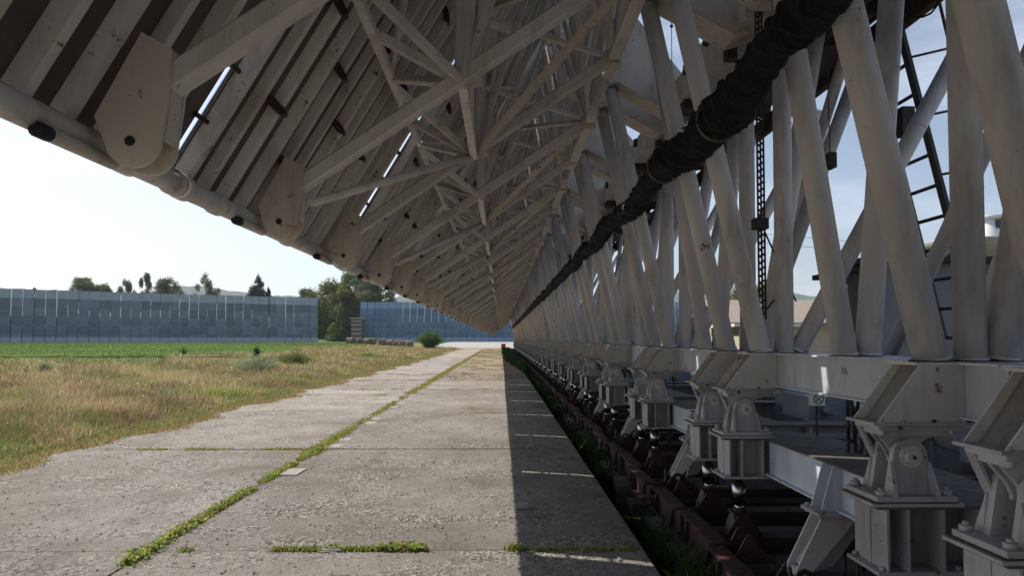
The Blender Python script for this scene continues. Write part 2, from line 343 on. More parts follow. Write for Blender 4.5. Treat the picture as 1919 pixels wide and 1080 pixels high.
# concrete slabs: two rows, each slab its own level and tone, open joints between them
def slabs():
    V = []; F = []; C = []
    joints = [-9.3, -4.5, .4, 5.22, 9.93, 14.7, 19.5, 21.6, 26.2, 30.9, 35.7, 40.5, 45.4, 50.2, 55, 60, 65, 70, 75, 80, 85, 90, 95, 100, 105, 110.5]
    for side, (xa, xb) in enumerate(((-5.9, -2.645), (-2.62, 1.075))):
        for j in range(len(joints) - 1):
            ya, yb = joints[j] + .004, joints[j + 1] - .004
            base = .02 + rnd.uniform(-.006, .006); tx = rnd.uniform(-.002, .002)
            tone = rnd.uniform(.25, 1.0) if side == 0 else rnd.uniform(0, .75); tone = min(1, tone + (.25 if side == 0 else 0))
            n = max(3, int((yb - ya) / .33)); nx = 24; o = len(V)
            for b in range(n + 1):
                y = ya + (yb - ya) * b / n
                for a in range(nx + 1):
                    x = xa + (xb - xa) * a / nx
                    if side == 0 and a == 0: x += .18 * math.sin(y * 1.1) + .12 * math.sin(y * 3.7 + 1)
                    e = min(a, nx - a, 1) * min(b, n - b, 1)
                    ed = 0 if e else -.006
                    V.append((x, y, base + tx * (x - xa) + ed + float(gz(-1, y))))
                    og = max(0, min(1, (y - 24) / 16)) if side else max(0, min(.5, (y - 55) / 60))
                    C.append((tone, og, 0))
            for b in range(n):
                for a in range(nx): i = o + b * (nx + 1) + a; F.append((i, i + 1, i + nx + 2, i + nx + 1))
            # skirts
            rim = [o + a for a in range(nx + 1)] + [o + b * (nx + 1) + nx for b in range(1, n + 1)] + [o + n * (nx + 1) + a for a in range(nx - 1, -1, -1)] + [o + b * (nx + 1) for b in range(n - 1, 0, -1)]
            lo = len(V)
            for r_ in rim: x, y, z = V[r_]; V.append((x, y, z - .12)); C.append((0, 0, 0))
            for q in range(len(rim)): F.append((rim[q], lo + q, lo + (q + 1) % len(rim), rim[(q + 1) % len(rim)]))
    me = bpy.data.meshes.new('path'); me.from_pydata(V, [], F); me.materials.append(M['concrete']); me.update(); set_cols(me, np.array(C, np.float32))
    tag(link('path', me), kind='structure')
slabs()
tag(grid('road', np.arange(-13, 61, 3.), np.arange(114, 187, 2.), M['road'], gz, None, .03), kind='structure')
tag(grid('lane', np.arange(-62, -34, 2.), np.arange(178, 186, 2.), M['road'], gz, None, .03), kind='structure')
# small light patches of fresh concrete beside the centre joint
pm = MB()
for k, (d, wd, ln) in enumerate(((8.22, .22, .40), (10.15, .25, .34), (10.85, .22, .34), (12.95, .22, .42), (13.6, .2, .4), (15.9, .2, .4), (16.9, .24, .5), (19.2, .2, .5), (21.0, .2, .5))):
    x = -2.59; a = MB(); a.add([(x, d - ln/2, .0265), (x + wd, d - ln/2, .0265), (x + wd + .01, d + ln/2, .0265), (x + .01, d + ln/2, .0265)], [(0, 1, 2, 3)])
    a.add([(x, d - ln/2, .0265), (x, d - ln/2, .0), (x + wd, d - ln/2, 0), (x + wd, d - ln/2, .0265)], [(0, 1, 2, 3)])
    single('concrete_patch', a, M['patch'], '%s pale square patch of mortar along the right side of the weedy centre joint' % ORD[k], 'patch', group='pale patches beside the centre joint')

# ------------------------------------------------------------------ the reflector modules
O = Vector((-1.40, 0, EYE + .70)); ANG = R(59.3)
U = Vector((math.cos(ANG), 0, math.sin(ANG))); NB = Vector((math.sin(ANG), 0, -math.cos(ANG)))   # up the panel; out of its back
def pp(t, off=0., y=0.): q = O + U * t + NB * off; return Vector((q.x, y, q.z))
LEN = 8.4
def pbar(mb, t0, t1, off0, off1, y0, y1):                       # a block in panel coordinates
    c = [pp(t, o, y) for t in (t0, t1) for o in (off0, off1) for y in (y0, y1)]
    mb.add(c, [(0, 1, 3, 2), (4, 6, 7, 5), (0, 2, 6, 4), (1, 5, 7, 3), (0, 4, 5, 1), (2, 3, 7, 6)]); return mb
mk = Kit('reflector_module')
y0, y1 = .038, PITCH - .038
mk.p('reflecting_sheet', pbar(MB(), -.03, LEN, -.10, -.096, y0, y1), 'mirror')
mk.p('backing_sheet', pbar(MB(), -.02, LEN - .01, -.095, -.082, y0 + .002, y1 - .002), 'panel')
nr = 13; RS = (y1 - y0 - .055 - .27) / (nr - 1)
for i in range(nr):
    yc = y0 + .055 + RS * i; hw = .034 if i % 2 else .042; dp = -.034 if i % 3 else -.02
    V = []
    for t in (0.01, LEN - .02):
        for o_, yy in ((-.081, yc - hw), (dp, yc - hw * .55), (dp, yc + hw * .7), (-.081, yc + hw)): V.append(pp(t, o_, yy))
    mk.p('rib', MB().add(V, [(0, 1, 2, 3), (7, 6, 5, 4), (0, 4, 5, 1), (1, 5, 6, 2), (2, 6, 7, 3), (3, 7, 4, 0)]), 'rib')
m_ = MB(); pc = pp(-.035, -.005)
m_.tube((pc.x, .03, pc.z), (pc.x, PITCH - .03, pc.z), .047, 20)
pipe = mk.p('bottom_pipe', m_, 'white')
for yc in (.05, .42, 1.55, 2.68, 3.05):
    m_ = MB(); m_.tube((pc.x, yc - .03, pc.z), (pc.x, yc + .03, pc.z), .057, 20); mk.p('pipe_collar', m_, 'white', pipe)
for yc in (.62, 2.17):
    xr, zr = pc.x + .036, pc.z - .052
    m_ = MB(); m_.tube((xr, yc, zr), (xr, yc + .36, zr), .023, 12); mk.p('stop_rod', m_, 'cheek', pipe)
    m_ = MB(); m_.tube((xr, yc - .045, zr), (xr, yc + .01, zr), .0245, 12); mk.p('rubber_tip', m_, 'rubber', pipe)
for j in range(12):                                             # clips that tie neighbouring plates together
    t = .27 + j * .27 if j < 7 else 2.2 + (j - 6) * 1.0; m_ = MB()
    a, b = pp(t, -.085, PITCH - .07), pp(t, -.085, PITCH + .05)
    m_.bar(a, b, .04, .02, (U.x, 0, U.z)); mk.p('tie_bolt', m_, 'dark')
for j in range(4):
    for i in (1, 3, 5, 8):
        t = .35 + j * .62 + .2 * (i % 3); yc = y0 + .055 + RS * (i + .12); m_ = MB()
        m_.tube(pp(t, -.03, yc), pp(t, -.03, yc + .26), .017, 8)
        for q in range(7): m_.tube(pp(t, -.03, yc + .04 + q * .025), pp(t, -.03, yc + .052 + q * .025), .024, 8)
        mk.p('spring_bolt', m_, 'dark')
Q = (.87, 2.42); zE = EYE
def A_(q): return Vector((-1.09, q, zE + .90))
def N_(q): return Vector((-.215, q, zE + 1.465))
def C_(q): return Vector((.91, q, zE + 2.27))
PT = (1.25, 2.55, 3.9, 5.3, 6.7, 8.0)
def P_(i, q): return pp(PT[i], .03, q)
for q in Q:
    poly = [(-1.205, zE + 1.02), (-1.105, zE + .965), (-1.115, zE + .80), (-1.135, zE + .65)]
    for a in range(0, 9): th = R(0 - a * 19); poly.append((-1.225 + .092 * math.cos(th) , zE + .655 + .092 * math.sin(th)))
    poly += [(-1.355, zE + .735)]
    for s_ in (-1, 1):
        m_ = MB(); m_.prism(poly, q + s_ * .055 - .008, q + s_ * .055 + .008)
        g = mk.p('gusset_plate', m_, 'cheek')
        m_ = MB(); m_.tube((-1.235, q + s_ * .055 - .012, zE + .652), (-1.235, q + s_ * .055 + .012, zE + .652), .017, 16); mk.p('pin_hole', m_, 'dark', g)
    m_ = MB(); m_.bar((-1.105, q, zE + .96), (-1.135, q, zE + .66), .012, .08); mk.p('gusset_web', m_, 'cheek')
    m_ = MB(); m_.bar(A_(q) - Vector((.06, 0, .039)), C_(q), .085, .09); mk.p('truss_beam', m_, 'white')
    m_ = MB(); m_.bar(N_(q), P_(2, q) + Vector((0, 0, 0)), .05); mk.p('strut', m_, 'white')
    m_ = MB(); m_.bar(N_(q) + Vector((.0, 0, .03)), Vector((-.215, q, pp((N_(q).x + 1.40) / U.x).z)), .092); mk.p('post', m_, 'white')
    m_ = MB(); m_.bar(N_(q), P_(0, q), .055); mk.p('strut', m_, 'white')
    for i in (2, 3, 4):
        m_ = MB(); m_.bar(C_(q), P_(i, q), .06); mk.p('strut', m_, 'white')
    m_ = MB(); m_.bar(C_(q), (1.9, q, zE + 5.2), .08); m_.bar((1.9, q, zE + 5.2), P_(5, q), .06); m_.bar((1.9, q, zE + 5.2), P_(4, q), .06); mk.p('truss_beam', m_, 'white')
def T_(q): return Vector((-.215, q, zE + 2.62))
for (p_, q_) in [(T_(q), C_(q)) for q in Q] + [(P_(1, q), N_(q)) for q in Q] + [(T_(Q[0]), N_(Q[1])), (T_(Q[1]), C_(Q[0])), (P_(1, Q[0]), N_(Q[1])), (T_(Q[0]) + Vector((0, 0, -.1)), T_(Q[1]) + Vector((0, 0, -.1))), (P_(2, Q[0]), T_(Q[1])), (P_(3, Q[0]), C_(Q[1]))]:
    m_ = MB(); m_.bar(p_, q_, .042); mk.p('brace', m_, 'white')
for i, (qa, qb) in enumerate(((Q[0], Q[1]),)):
    m_ = MB(); m_.tube(A_(qa) + Vector((0, .05, -.12)), N_(qb), .026, 14); mk.p('brace_tube', m_, 'white')
    m_ = MB(); m_.bar(N_(qa), N_(qb), .06); mk.p('chord', m_, 'white')
    m_ = MB(); m_.bar(C_(qa) - Vector((0, .3, 0)), C_(qb) + Vector((0, .3, 0)), .095); mk.p('chord', m_, 'white')
    m_ = MB(); m_.angle(N_(qb), C_(qa), .05); m_.angle(N_(qb) + Vector((.01, .02, .02)), C_(qa) + Vector((.01, .02, .02)), .045); mk.p('brace', m_, 'cheek')
    m_ = MB(); m_.bar(C_(qb), P_(3, qa), .05); mk.p('brace', m_, 'white')
    m_ = MB(); m_.bar(C_(qa), P_(2, qb), .05); mk.p('brace', m_, 'white')
    m_ = MB(); m_.bar((1.9, qb, zE + 5.2), C_(qa), .05); mk.p('brace', m_, 'white')
for q in Q:
    for s_ in (-1, 1):
        m_ = MB(); m_.bar(N_(q), P_(0, q + s_ * .70), .05); mk.p('brace', m_, 'white')
        m_ = MB(); m_.bar(C_(q), P_(2, q + s_ * .70), .045); mk.p('brace', m_, 'white')
for i in range(6):
    m_ = MB(); a, b = P_(i, .05), P_(i, PITCH - .05); m_.bar(a, b, .055); mk.p('purlin', m_, 'white')
    if i < 5:
        m_ = MB(); m_.bar(P_(i, .1), P_(i, .775) + U * .35 + NB * .05, .035); m_.bar(P_(i, .775) + U * .35 + NB * .05, P_(i, 1.5), .035); m_.bar(P_(i, 1.6), P_(i, 2.325) + U * .35 + NB * .05, .035); m_.bar(P_(i, 2.325) + U * .35 + NB * .05, P_(i, 3.0), .035)
        mk.p('purlin_lacing', m_, 'rib')
for q in Q:
    m_ = MB(); m_.bar(C_(q), C_(q) + Vector((.35, 0, .92)), .05); mk.p('hanger', m_, 'white')
    m_ = MB(); m_.box(.86, .97, q - .06, q + .06, zE + 2.20, zE + 2.212); m_.prism([(.80, zE + 2.16), (.99, zE + 2.28), (.95, zE + 2.36), (.78, zE + 2.24)], q + .045, q + .051); mk.p('node_plate', m_, 'cheek')
    m_ = MB(); m_.prism([(-.33, zE + 1.42), (-.10, zE + 1.47), (-.12, zE + 1.58), (-.30, zE + 1.52)], q + .046, q + .052); mk.p('node_plate', m_, 'cheek')
# ------------------------------------------------------------------ column frames
zB = 1.487
fk = Kit('column_frame')
m_ = MB(); m_.box(2.26, 2.60, .012, PITCH - .012, 1.222, 1.474); fb = fk.p('upper_beam', m_, 'beam')
m_ = MB(); m_.box(2.21, 2.64, .008, PITCH - .008, 1.474, zB); m_.box(2.23, 2.63, .008, PITCH - .008, 1.210, 1.222); fk.p('flange', m_, 'beam', fb)
for h in (H1, H2):
    m_ = MB()
    for s_ in (-1, 1):
        yy = h + s_ * .112
        m_.prism([(2.04, 1.472), (2.258, 1.472), (2.258, 1.1945), (1.83, 1.1945)], yy - .006, yy + .006)
    m_.box(2.015, 2.208, h - .13, h + .13, 1.4725, 1.4855)
    c = fk.p('console', m_, 'white')
    m_ = MB(); m_.prism([(2.085, 1.4725), (2.10, 1.4725), (1.905, 1.1945), (1.89, 1.1945)], h - .105, h + .105); m_.box(2.235, 2.257, h - .105, h + .105, 1.195, 1.472); fk.p('sloping_web', m_, 'web_shade', c)
    m_ = MB(); m_.box(1.80, 2.36, h - .135, h + .135, 1.180, 1.194); fk.p('console_plate', m_, 'cast', c)
    m_ = MB(); m_.box(1.835, 1.93, h - .112, h + .112, 1.155, 1.1765); m_.box(1.955, 2.26, h - .112, h + .112, 1.155, 1.1765); m_.box(1.86, 2.23, h - .09, h + .09, 1.127, 1.155)
    # forked horn down to the pin
    for s_ in (-1, 1):
        yy = h + s_ * .032
        horn = [(1.87, 1.126), (2.16, 1.126)]
        for a in range(7): t = a / 6; horn.append((2.16 - .11 * math.sin(t * 1.57), 1.126 - .115 * (1 - math.cos(t * 1.57)) - .01))
        horn += [(2.04, .985), (2.00, .965), (1.955, .985)]
        for a in range(6): t = a / 5; horn.append((1.955 - .075 * t, 1.0 + .11 * t ** .7))
        m_.prism(horn, yy - .011, yy + .011)
    for xx in (1.86, 2.2):
        for s_ in (-1, 1): m_.bolt(xx, h + s_ * .10, 1.1545, .012, .020, -1)
    fk.p('upper_bearing', m_, 'cast', c)
    m_ = MB(); m_.box(1.845, 2.25, h - .10, h + .10, 1.1767, 1.1798); fk.p('shim', m_, 'rusty', c)
    for xx in (1.84, 1.95, 2.10, 2.25):
        m_ = MB(); m_.bolt(xx, h - .124, 1.194, .009, .014); fk.p('bolt', m_, 'rusty' if xx == 2.10 else 'cast', c)
    m_ = MB(); m_.bar((1.845, h + .10, 1.17), (1.93, h + .105, .985), .016, .05); m_.bar((1.93, h + .105, .985), (1.90, h + .1, .86), .016, .05); fk.p('bearing_strap', m_, 'cast', c)
XT, ZT = 1.43, zE + 3.26
def col(p, q, r, nm='column', mat='white2'):
    m_ = MB(); m_.tube(p, q, r, 28); m_.tube(p, (p[0] + (q[0] - p[0]) * .006, p[1] + (q[1] - p[1]) * .006, p[2] + (q[2] - p[2]) * .006), r + .008, 28)
    d = Vector(q) - Vector(p); a = Vector(p) + d * .62; m_.tube(a, a + d.normalized() * .007, r + .003, 28); c_ = fk.p(nm, m_, mat)
    m_ = MB(); m_.tube(p, (p[0], p[1], p[2] + .007), r + .018, 28); fk.p('weld_ring', m_, 'rusty', c_); return c_
for h in (H1, H2):
    col((2.17, h, zB), (XT, h, ZT), .083)
    col((2.37, h, zB), (2.38, h, zE + 3.0), .074)
col((2.28, 1.50, zB), (1.80, 1.50, zE + 3.1), .078)
col((2.43, 1.50, zB), (2.70, 1.50, zE + 3.0), .080)
col((2.52, H1, zB), (3.08, H1, zE + 3.0), .082)
col((2.50, H1 + .17, zB), (3.68, H1 + .17, zE + 2.97), .070, 'raking_tube')
col((2.47, H2, zB), (4.18, H2, zE + 2.97), .072, 'raking_tube')
col((3.3, 2.9, zB - .2), (3.35, .3, zE + 2.9), .055, 'diagonal_tube')
# arms that carry the reflector
for h in (H1, H2):
    P = [(.78, zE + 3.52), (1.28, zE + 3.42), (2.22, zE + 2.90), (2.36, zE + 2.94), (2.40, zE + 3.10), (2.30, zE + 3.45), (1.66, zE + 4.25), (.95, zE + 4.5)]
    m_ = MB()
    for s_ in (-1, 1): m_.prism(P, h + s_ * .15 - .008, h + s_ * .15 + .008)
    m_.box(1.6, 1.63, h - .14, h + .14, zE + 3.3, zE + 4.2)
    a = fk.p('arm', m_, 'white')
    m_ = MB(); 
    for p, q in zip(P[:4], P[1:5]): m_.bar((p[0], h, p[1] - .006), (q[0], h, q[1] - .006), .012, .36)
    fk.p('arm_flange', m_, 'cheek', a)
    m_ = MB(); m_.tube((XT - .01, h - .17, ZT + .09), (XT - .01, h + .17, ZT + .09), .06, 20); fk.p('arm_pin', m_, 'white', a)
# top girder, walkway and hanging machinery
m_ = MB(); m_.box(2.25, 2.62, .05, PITCH - .05, zE + 2.98, zE + 3.34); fk.p('top_beam', m_, 'white')
m_ = MB(); m_.box(3.0, 3.25, .05, PITCH - .05, zE + 2.98, zE + 3.2); fk.p('top_beam', m_, 'rusty')
for j in range(4):
    m_ = MB(); yy = .3 + j * .82; m_.box(2.2, 3.82, yy, yy + .09, zE + 3.2, zE + 3.32) ; m_.box(2.62, 3.82, yy - .03, yy + .12, zE + 3.19, zE + 3.2); fk.p('cross_beam', m_, 'rusty')
m_ = MB(); m_.box(2.95, 3.85, .02, PITCH - .02, zE + 3.325, zE + 3.35); fk.p('walkway_deck', m_, 'dark')
m_ = MB(); m_.box(2.66, 3.74, .75, 2.5, zE + 3.02, zE + 3.035); fk.p('soffit_plate', m_, 'dark')
m_ = MB(); m_.box(3.78, 3.86, .02, PITCH - .02, zE + 2.96, zE + 3.2); m_.bar((3.85, 0.05, zE + 3.1), (3.86, 3.05, zE + 3.16), .03); fk.p('edge_channel', m_, 'rusty')
m_ = MB(); m_.box(2.62, 3.0, 1.15, 1.75, zE + 2.86, zE + 3.15); m_.tube((2.8, 1.75, zE + 2.98), (2.8, 2.15, zE + 2.98), .12, 18); m_.tube((2.8, 1.15, zE + 2.95), (2.8, .9, zE + 2.95), .06, 14)
dr = fk.p('drive_unit', m_, 'dark')
m_ = MB(); m_.tube((2.8, 2.15, zE + 2.98), (2.8, 2.19, zE + 2.98), .14, 18); m_.tube((2.8, .86, zE + 2.95), (2.8, .9, zE + 2.95), .08, 14); fk.p('end_cap', m_, 'rusty', dr)
for (xx, yy, sg) in ((2.62, .35, .25), (3.3, 1.1, .18), (3.5, 2.2, .22)):
    pr = None; m_ = MB()
    for a in range(9):
        t = a / 8; q = (xx + .12 * math.sin(t * 3), yy + t * .8, zE + 2.97 - sg * math.sin(math.pi * t))
        if pr: m_.tube(pr, q, .009, 6)
        pr = q
    fk.p('slack_cable', m_, 'cablewire')
m_ = MB(); m_.box(2.26, 2.9, .6, .72, zE + 2.82, zE + 2.975); fk.p('bracket', m_, 'rusty')
m_ = MB(); m_.box(2.26, 2.6, 2.2, 2.5, zE + 2.86, zE + 2.975); fk.p('bracket', m_, 'rusty')
m_ = MB(); m_.prism([(2.6, zE + 2.97), (3.0, zE + 2.97), (2.9, zE + 2.75), (2.72, zE + 2.75)], 2.45, 2.6); fk.p('bracket', m_, 'rusty')
# ------------------------------------------------------------------ cradle under the columns
ck = Kit('cradle_frame')
m_ = MB(); m_.box(2.17, 2.44, H1 + .152, H2 - .152, .515, .783); lb = ck.p('lower_beam', m_, 'beam')
m_ = MB(); m_.box(2.13, 2.70, H1 + .152, H2 - .152, .7835, .796); fl = ck.p('top_flange', m_, 'moss', lb)
m_ = MB(); m_.box(2.13, 2.48, H1 + .152, H2 - .152, .502, .5148); ck.p('bottom_flange', m_, 'beam', lb)
m_ = MB(); m_.box(3.9, 4.3, .05, PITCH - .05, .5, .86); ck.p('rear_beam', m_, 'beam')
m_ = MB(); m_.box(2.75, 2.95, H1 + .16, H2 - .16, .56, .72); ck.p('tie_beam', m_, 'beam')
m_ = MB(); m_.box(4.6, 5.1, .25, 2.8, .45, 1.15); m_.box(4.55, 5.15, .2, 2.85, 1.15, 1.17); ck.p('rear_housing', m_, 'shed')
m_ = MB(); m_.box(3.3, 3.75, 1.2, 1.9, .72, .98); m_.tube((3.5, 1.9, .86), (3.5, 2.3, .86), .13, 18); m_.tube((3.5, 1.0, .86), (3.5, 1.2, .86), .07, 14); ck.p('motor', m_, 'shed')
for i_ in range(7):
    x_ = 2.42 + .055 * i_; pr = None; m_ = MB()
    for a in range(9):
        t = a / 8; q = (x_ + .05 * math.sin(t * 4 + i_), 1.75 + .03 * i_ + .12 * math.sin(t * 3.1 + i_ * 1.7), 1.22 - 1.3 * t)
        if pr: m_.tube(pr, q, .013, 7)
        pr = q
    ck.p('hanging_cable', m_, 'cablewire')
for h in (H1, H2):
    m_ = MB(); m_.box(1.84, 4.7, h - .008, h + .008, .486, .782)
    m_.box(1.80, 4.7, h - .15, h + .15, .468, .485)
    for xx in (1.85, 1.95, 2.12, 2.29, 2.9, 3.5, 4.1, 4.6):
        for s_ in (-1, 1): m_.box(xx - .006, xx + .006, h + s_ * .079 - .07, h + s_ * .079 + .07, .4855, .7815)
    bk = ck.p('cross_beam', m_, 'cast')
    m_ = MB(); m_.box(1.80, 4.7, h - .15, h + .15, .782, .797); ck.p('cross_beam_flange', m_, 'moss' , bk)
    for xx in (1.83, 2.2): 
        for s_ in (-1, 1): m_ = MB(); m_.bolt(xx, h + s_ * .125, .486, .013, .018); ck.p('bolt', m_, 'cast', bk)
    m_ = MB(); m_.box(1.77, 2.21, h - .165, h + .165, .7975, .812); m_.box(1.80, 2.19, h - .15, h + .15, .818, .842)
    for s_ in (-1, 1):
        yy = h + s_ * .072
        lug = [(1.885, .842)]
        for a in range(13): th = math.pi - a * math.pi / 12; lug.append((2.0 + .085 * math.cos(th), 1.025 + .085 * math.sin(th)))
        lug += [(2.115, .842)]
        m_.prism(lug, yy - .018, yy + .018)
        for xx, sg in ((1.905, -1), (2.095, 1)):
            y_a = yy + s_ * .018; y_b = h + s_ * .145
            m_.add([(xx, y_a, .842), (xx, y_b, .842), (xx + sg * -.015, y_a, 1.0), (xx + sg * .02, y_a, .842), (xx + sg * .02, y_b, .842), (xx + sg * .005, y_a, 1.0)],
                   [(0, 1, 2), (3, 5, 4), (0, 3, 4, 1), (1, 4, 5, 2), (2, 5, 3, 0)])
    lo = ck.p('lower_bearing', m_, 'cast'); m_ = MB(); m_.box(1.785, 2.195, h - .155, h + .155, .8125, .8175); ck.p('shim', m_, 'rusty', lo)
    m_ = MB(); m_.tube((2.0, h - .125, 1.025), (2.0, h + .125, 1.025), .034, 20)
    for s_ in (-1, 1): m_.tube((2.0, h + s_ * .09, 1.025), (2.0, h + s_ * .102, 1.025), .055, 24)
    ck.p('pin', m_, 'white', lo)
    m_ = MB(); m_.tube((2.0, h - .1285, 1.025), (2.0, h - .1250, 1.025), .009, 10); ck.p('pin', m_, 'dark', lo)
    for xx in (1.835, 2.155):
        for s_ in (-1, 1): m_ = MB(); m_.bolt(xx, h + s_ * .118, .842, .024, .024); m_.bolt(xx, h + s_ * .118, .866, .012, .014); ck.p('anchor_bolt', m_, 'cast', lo)
YF = 1.42
for s_ in (-1, 1):
    m_ = MB(); yy = YF + s_ * .07
    m_.prism([(2.04, .48), (2.28, .48), (1.965, .12), (1.95, .075), (1.91, .055), (1.87, .08), (1.87, .14)], yy - .007, yy + .007)
    a = ck.p('foot_arm', m_, 'white')
m_ = MB(); m_.bar((2.14, YF, .48), (1.92, YF, .15), .01, .126); m_.tube((1.91, YF - .1, .1), (1.91, YF + .1, .1), .034, 18); m_.tube((1.91, YF - .13, .1), (1.91, YF + .13, .1), .018, 12); ck.p('foot_pin', m_, 'cast')
m_ = MB(); m_.prism([(2.18, .478), (2.43, .478), (2.43, .40), (2.20, .10), (2.06, .06)], YF + .12, YF + .128); ck.p('foot_brace', m_, 'cast')
m_ = MB(); m_.box(1.99, 2.46, YF - .13, YF + .13, .480, .4905); m_.box(1.99, 2.46, YF - .13, YF + .13, .491, .5015)
for xx in (2.02,):
    for s_ in (-1, 1): m_.bolt(xx, YF + s_ * .1, .5015, .015, .018); m_.bolt(xx, YF + s_ * .1, .48, .015, .018, -1)
ck.p('foot_flange', m_, 'cast')
for s_ in (-1, 1):
    m_ = MB(); yy = YF + s_ * .07; m_.prism([(2.169, .782), (2.169, .503), (2.03, .503), (2.11, .782)], yy - .006, yy + .006); ck.p('stiffener', m_, 'beam')
# ------------------------------------------------------------------ red base
rk = Kit('red_base_frame')
for (ya, yb, xr) in ((.02, 1.02, 1.60), (1.08, 2.02, 1.56), (2.06, PITCH - .02, 1.62)):
    m_ = MB(); m_.box(xr - .004, xr + .008, ya, yb, -.13, .075); m_.box(xr - .06, xr + .07, ya, yb, .075, .09); m_.box(xr - .06, xr + .07, ya, yb, -.148, -.13)
    for yy in (ya + .2, yb - .18): m_.prism([(xr - .06, -.129), (xr - .005, -.129), (xr - .005, .074), (xr - .025, .074)], yy, yy + .01)
    for yy in (ya + .05, yb - .07): m_.bolt(xr + .035, yy, .09, .013, .016)
    rk.p('front_rail', m_, 'red')
m_ = MB(); m_.box(1.40, 1.56, 1.28, 1.56, -.3, -.17); m_.box(1.44, 1.66, .98, 1.12, -.05, -.03); rk.p('shoe', m_, 'rusty')
m_ = MB(); pr = None
for a in range(20):
    q = (1.72 + .06 * math.sin(a * 1.1), a * PITCH / 19, -.01 + .03 * math.sin(a * 2.3))
    if pr: m_.tube(pr, q, .014, 7)
    pr = q
rk.p('ground_cable', m_, 'cablewire')
m_ = MB(); m_.box(4.3, 4.5, .02, PITCH - .02, -.15, .15); rk.p('rear_rail', m_, 'red')
for h in (H1, H2):
    m_ = MB(); m_.box(1.68, 4.29, h - .1, h + .1, -.148, -.02); rk.p('sleeper_beam', m_, 'red')
    m_ = MB(); a = .105; b = .055
    V = [(1.97 + sx * a, h + sy * a, -.019) for sx, sy in ((-1, -1), (1, -1), (1, 1), (-1, 1))] + [(1.97 + sx * b, h + sy * b, .165) for sx, sy in ((-1, -1), (1, -1), (1, 1), (-1, 1))]
    m_.add(V, [(0, 3, 2, 1), (4, 5, 6, 7), (0, 1, 5, 4), (1, 2, 6, 5), (2, 3, 7, 6), (3, 0, 4, 7)])
    m_.prism([(1.80, -.018), (2.14, -.018), (2.02, .16), (1.92, .16)], h - .006 - .115, h + .006 - .115)
    m_.box(1.90, 2.04, h - .07, h + .07, .1655, .18)
    pd = rk.p('pedestal', m_, 'red')
    m_ = MB(); m_.tube((1.97, h, .18), (1.97, h, .235), .035, 18); m_.tube((1.97, h, .235), (1.97, h, .425), .056, 24); m_.tube((1.97, h, .425), (1.97, h, .467), .032, 16); rk.p('jack', m_, 'chrome', pd)
    m_ = MB(); m_.tube((1.97, h, .181), (1.97, h, .20), .05, 6); rk.p('lock_nut', m_, 'rusty', pd)
for s_ in (-1, 1):
    m_ = MB(); yy = YF + s_ * .095; m_.prism([(1.76, -.02), (2.11, -.02), (1.96, .13), (1.91, .15), (1.865, .13)], yy - .009, yy + .009); rk.p('clevis_lug', m_, 'red')
m_ = MB(); m_.box(1.62, 2.1, YF - .18, YF + .18, -.10, -.021); m_.box(2.1, 4.29, YF - .09, YF + .09, -.12, -.03); rk.p('clevis_base', m_, 'red')
for yy in (.8, 2.0, 2.2):
    m_ = MB(); m_.prism([(1.70, .0), (1.92, .0), (1.83, .17), (1.79, .17)], yy, yy + .014); rk.p('gusset', m_, 'red')
m_ = MB(); m_.box(1.7, 1.98, 1.95, 2.27, -.02, 0); rk.p('base_plate', m_, 'red')
m_ = MB(); m_.bar((1.70, 1.0, .12), (1.74, 1.15, .22), .02); m_.bar((1.56, .92, .10), (1.70, 1.0, .12), .02); rk.p('latch', m_, 'red')
pk = Kit('concrete_footing')
m_ = MB(); m_.prismx([(-.34, -.42), (.34, -.42), (.30, -.2), (.26, -.152), (-.27, -.152), (-.31, -.22)], 1.42, 4.7); pk.p('block', m_, 'footing')

def ordw(n):
    T = ['', 'first', 'second', 'third', 'fourth', 'fifth', 'sixth', 'seventh', 'eighth', 'ninth', 'tenth', 'eleventh', 'twelfth', 'thirteenth', 'fourteenth', 'fifteenth', 'sixteenth', 'seventeenth', 'eighteenth', 'nineteenth', 'twentieth']
    if n <= 20: return T[n]
    tens = {2: 'twenty', 3: 'thirty', 4: 'forty', 5: 'fifty'}[n // 10]
    return {20: 'twentieth', 30: 'thirtieth', 40: 'fortieth', 50: 'fiftieth'}[n] if n % 10 == 0 else tens + '-' + T[n % 10]
rj = random.Random(5)
for k in range(K0, K1):
    far = k >= KMERGE; i = k + 1
    nth = 'one standing behind the viewer' if k < -1 else ('nearest the viewer' if k == -1 else '%s away from the viewer' % ordw(k + 2))
    lab = lambda s_, t=None: '%s, %s' % (s_, nth)
    loc = (0, by(k), 0)
    dx = rj.uniform(-.006, .006); tw = R(rj.uniform(-.12, .12)) 
    mk.place(lab('sloping reflector module with ribbed back and truss'), 'reflector', (dx, by(k), rj.uniform(-.006, .006)), 'reflector modules sloping over the path', far)
    fo = fk.place(lab('white tubular column frame with long upper beam'), 'column frame', loc, 'column frames along the row', far)
    ck.place(lab('off white cradle frame under pinned bearings'), 'cradle', loc, 'cradle frames under the columns', far)
    rk.place(lab('dark red base frame with steel jacks'), 'base frame', loc, 'red base frames in the trench', far)
    for q, h in enumerate((H1, H2)):
        f = pk.place(lab('concrete footing at the %s end of a red frame' % ('near' if q == 0 else 'far')), 'footing', (0, by(k) + h, 0), 'concrete footings in the trench', True)
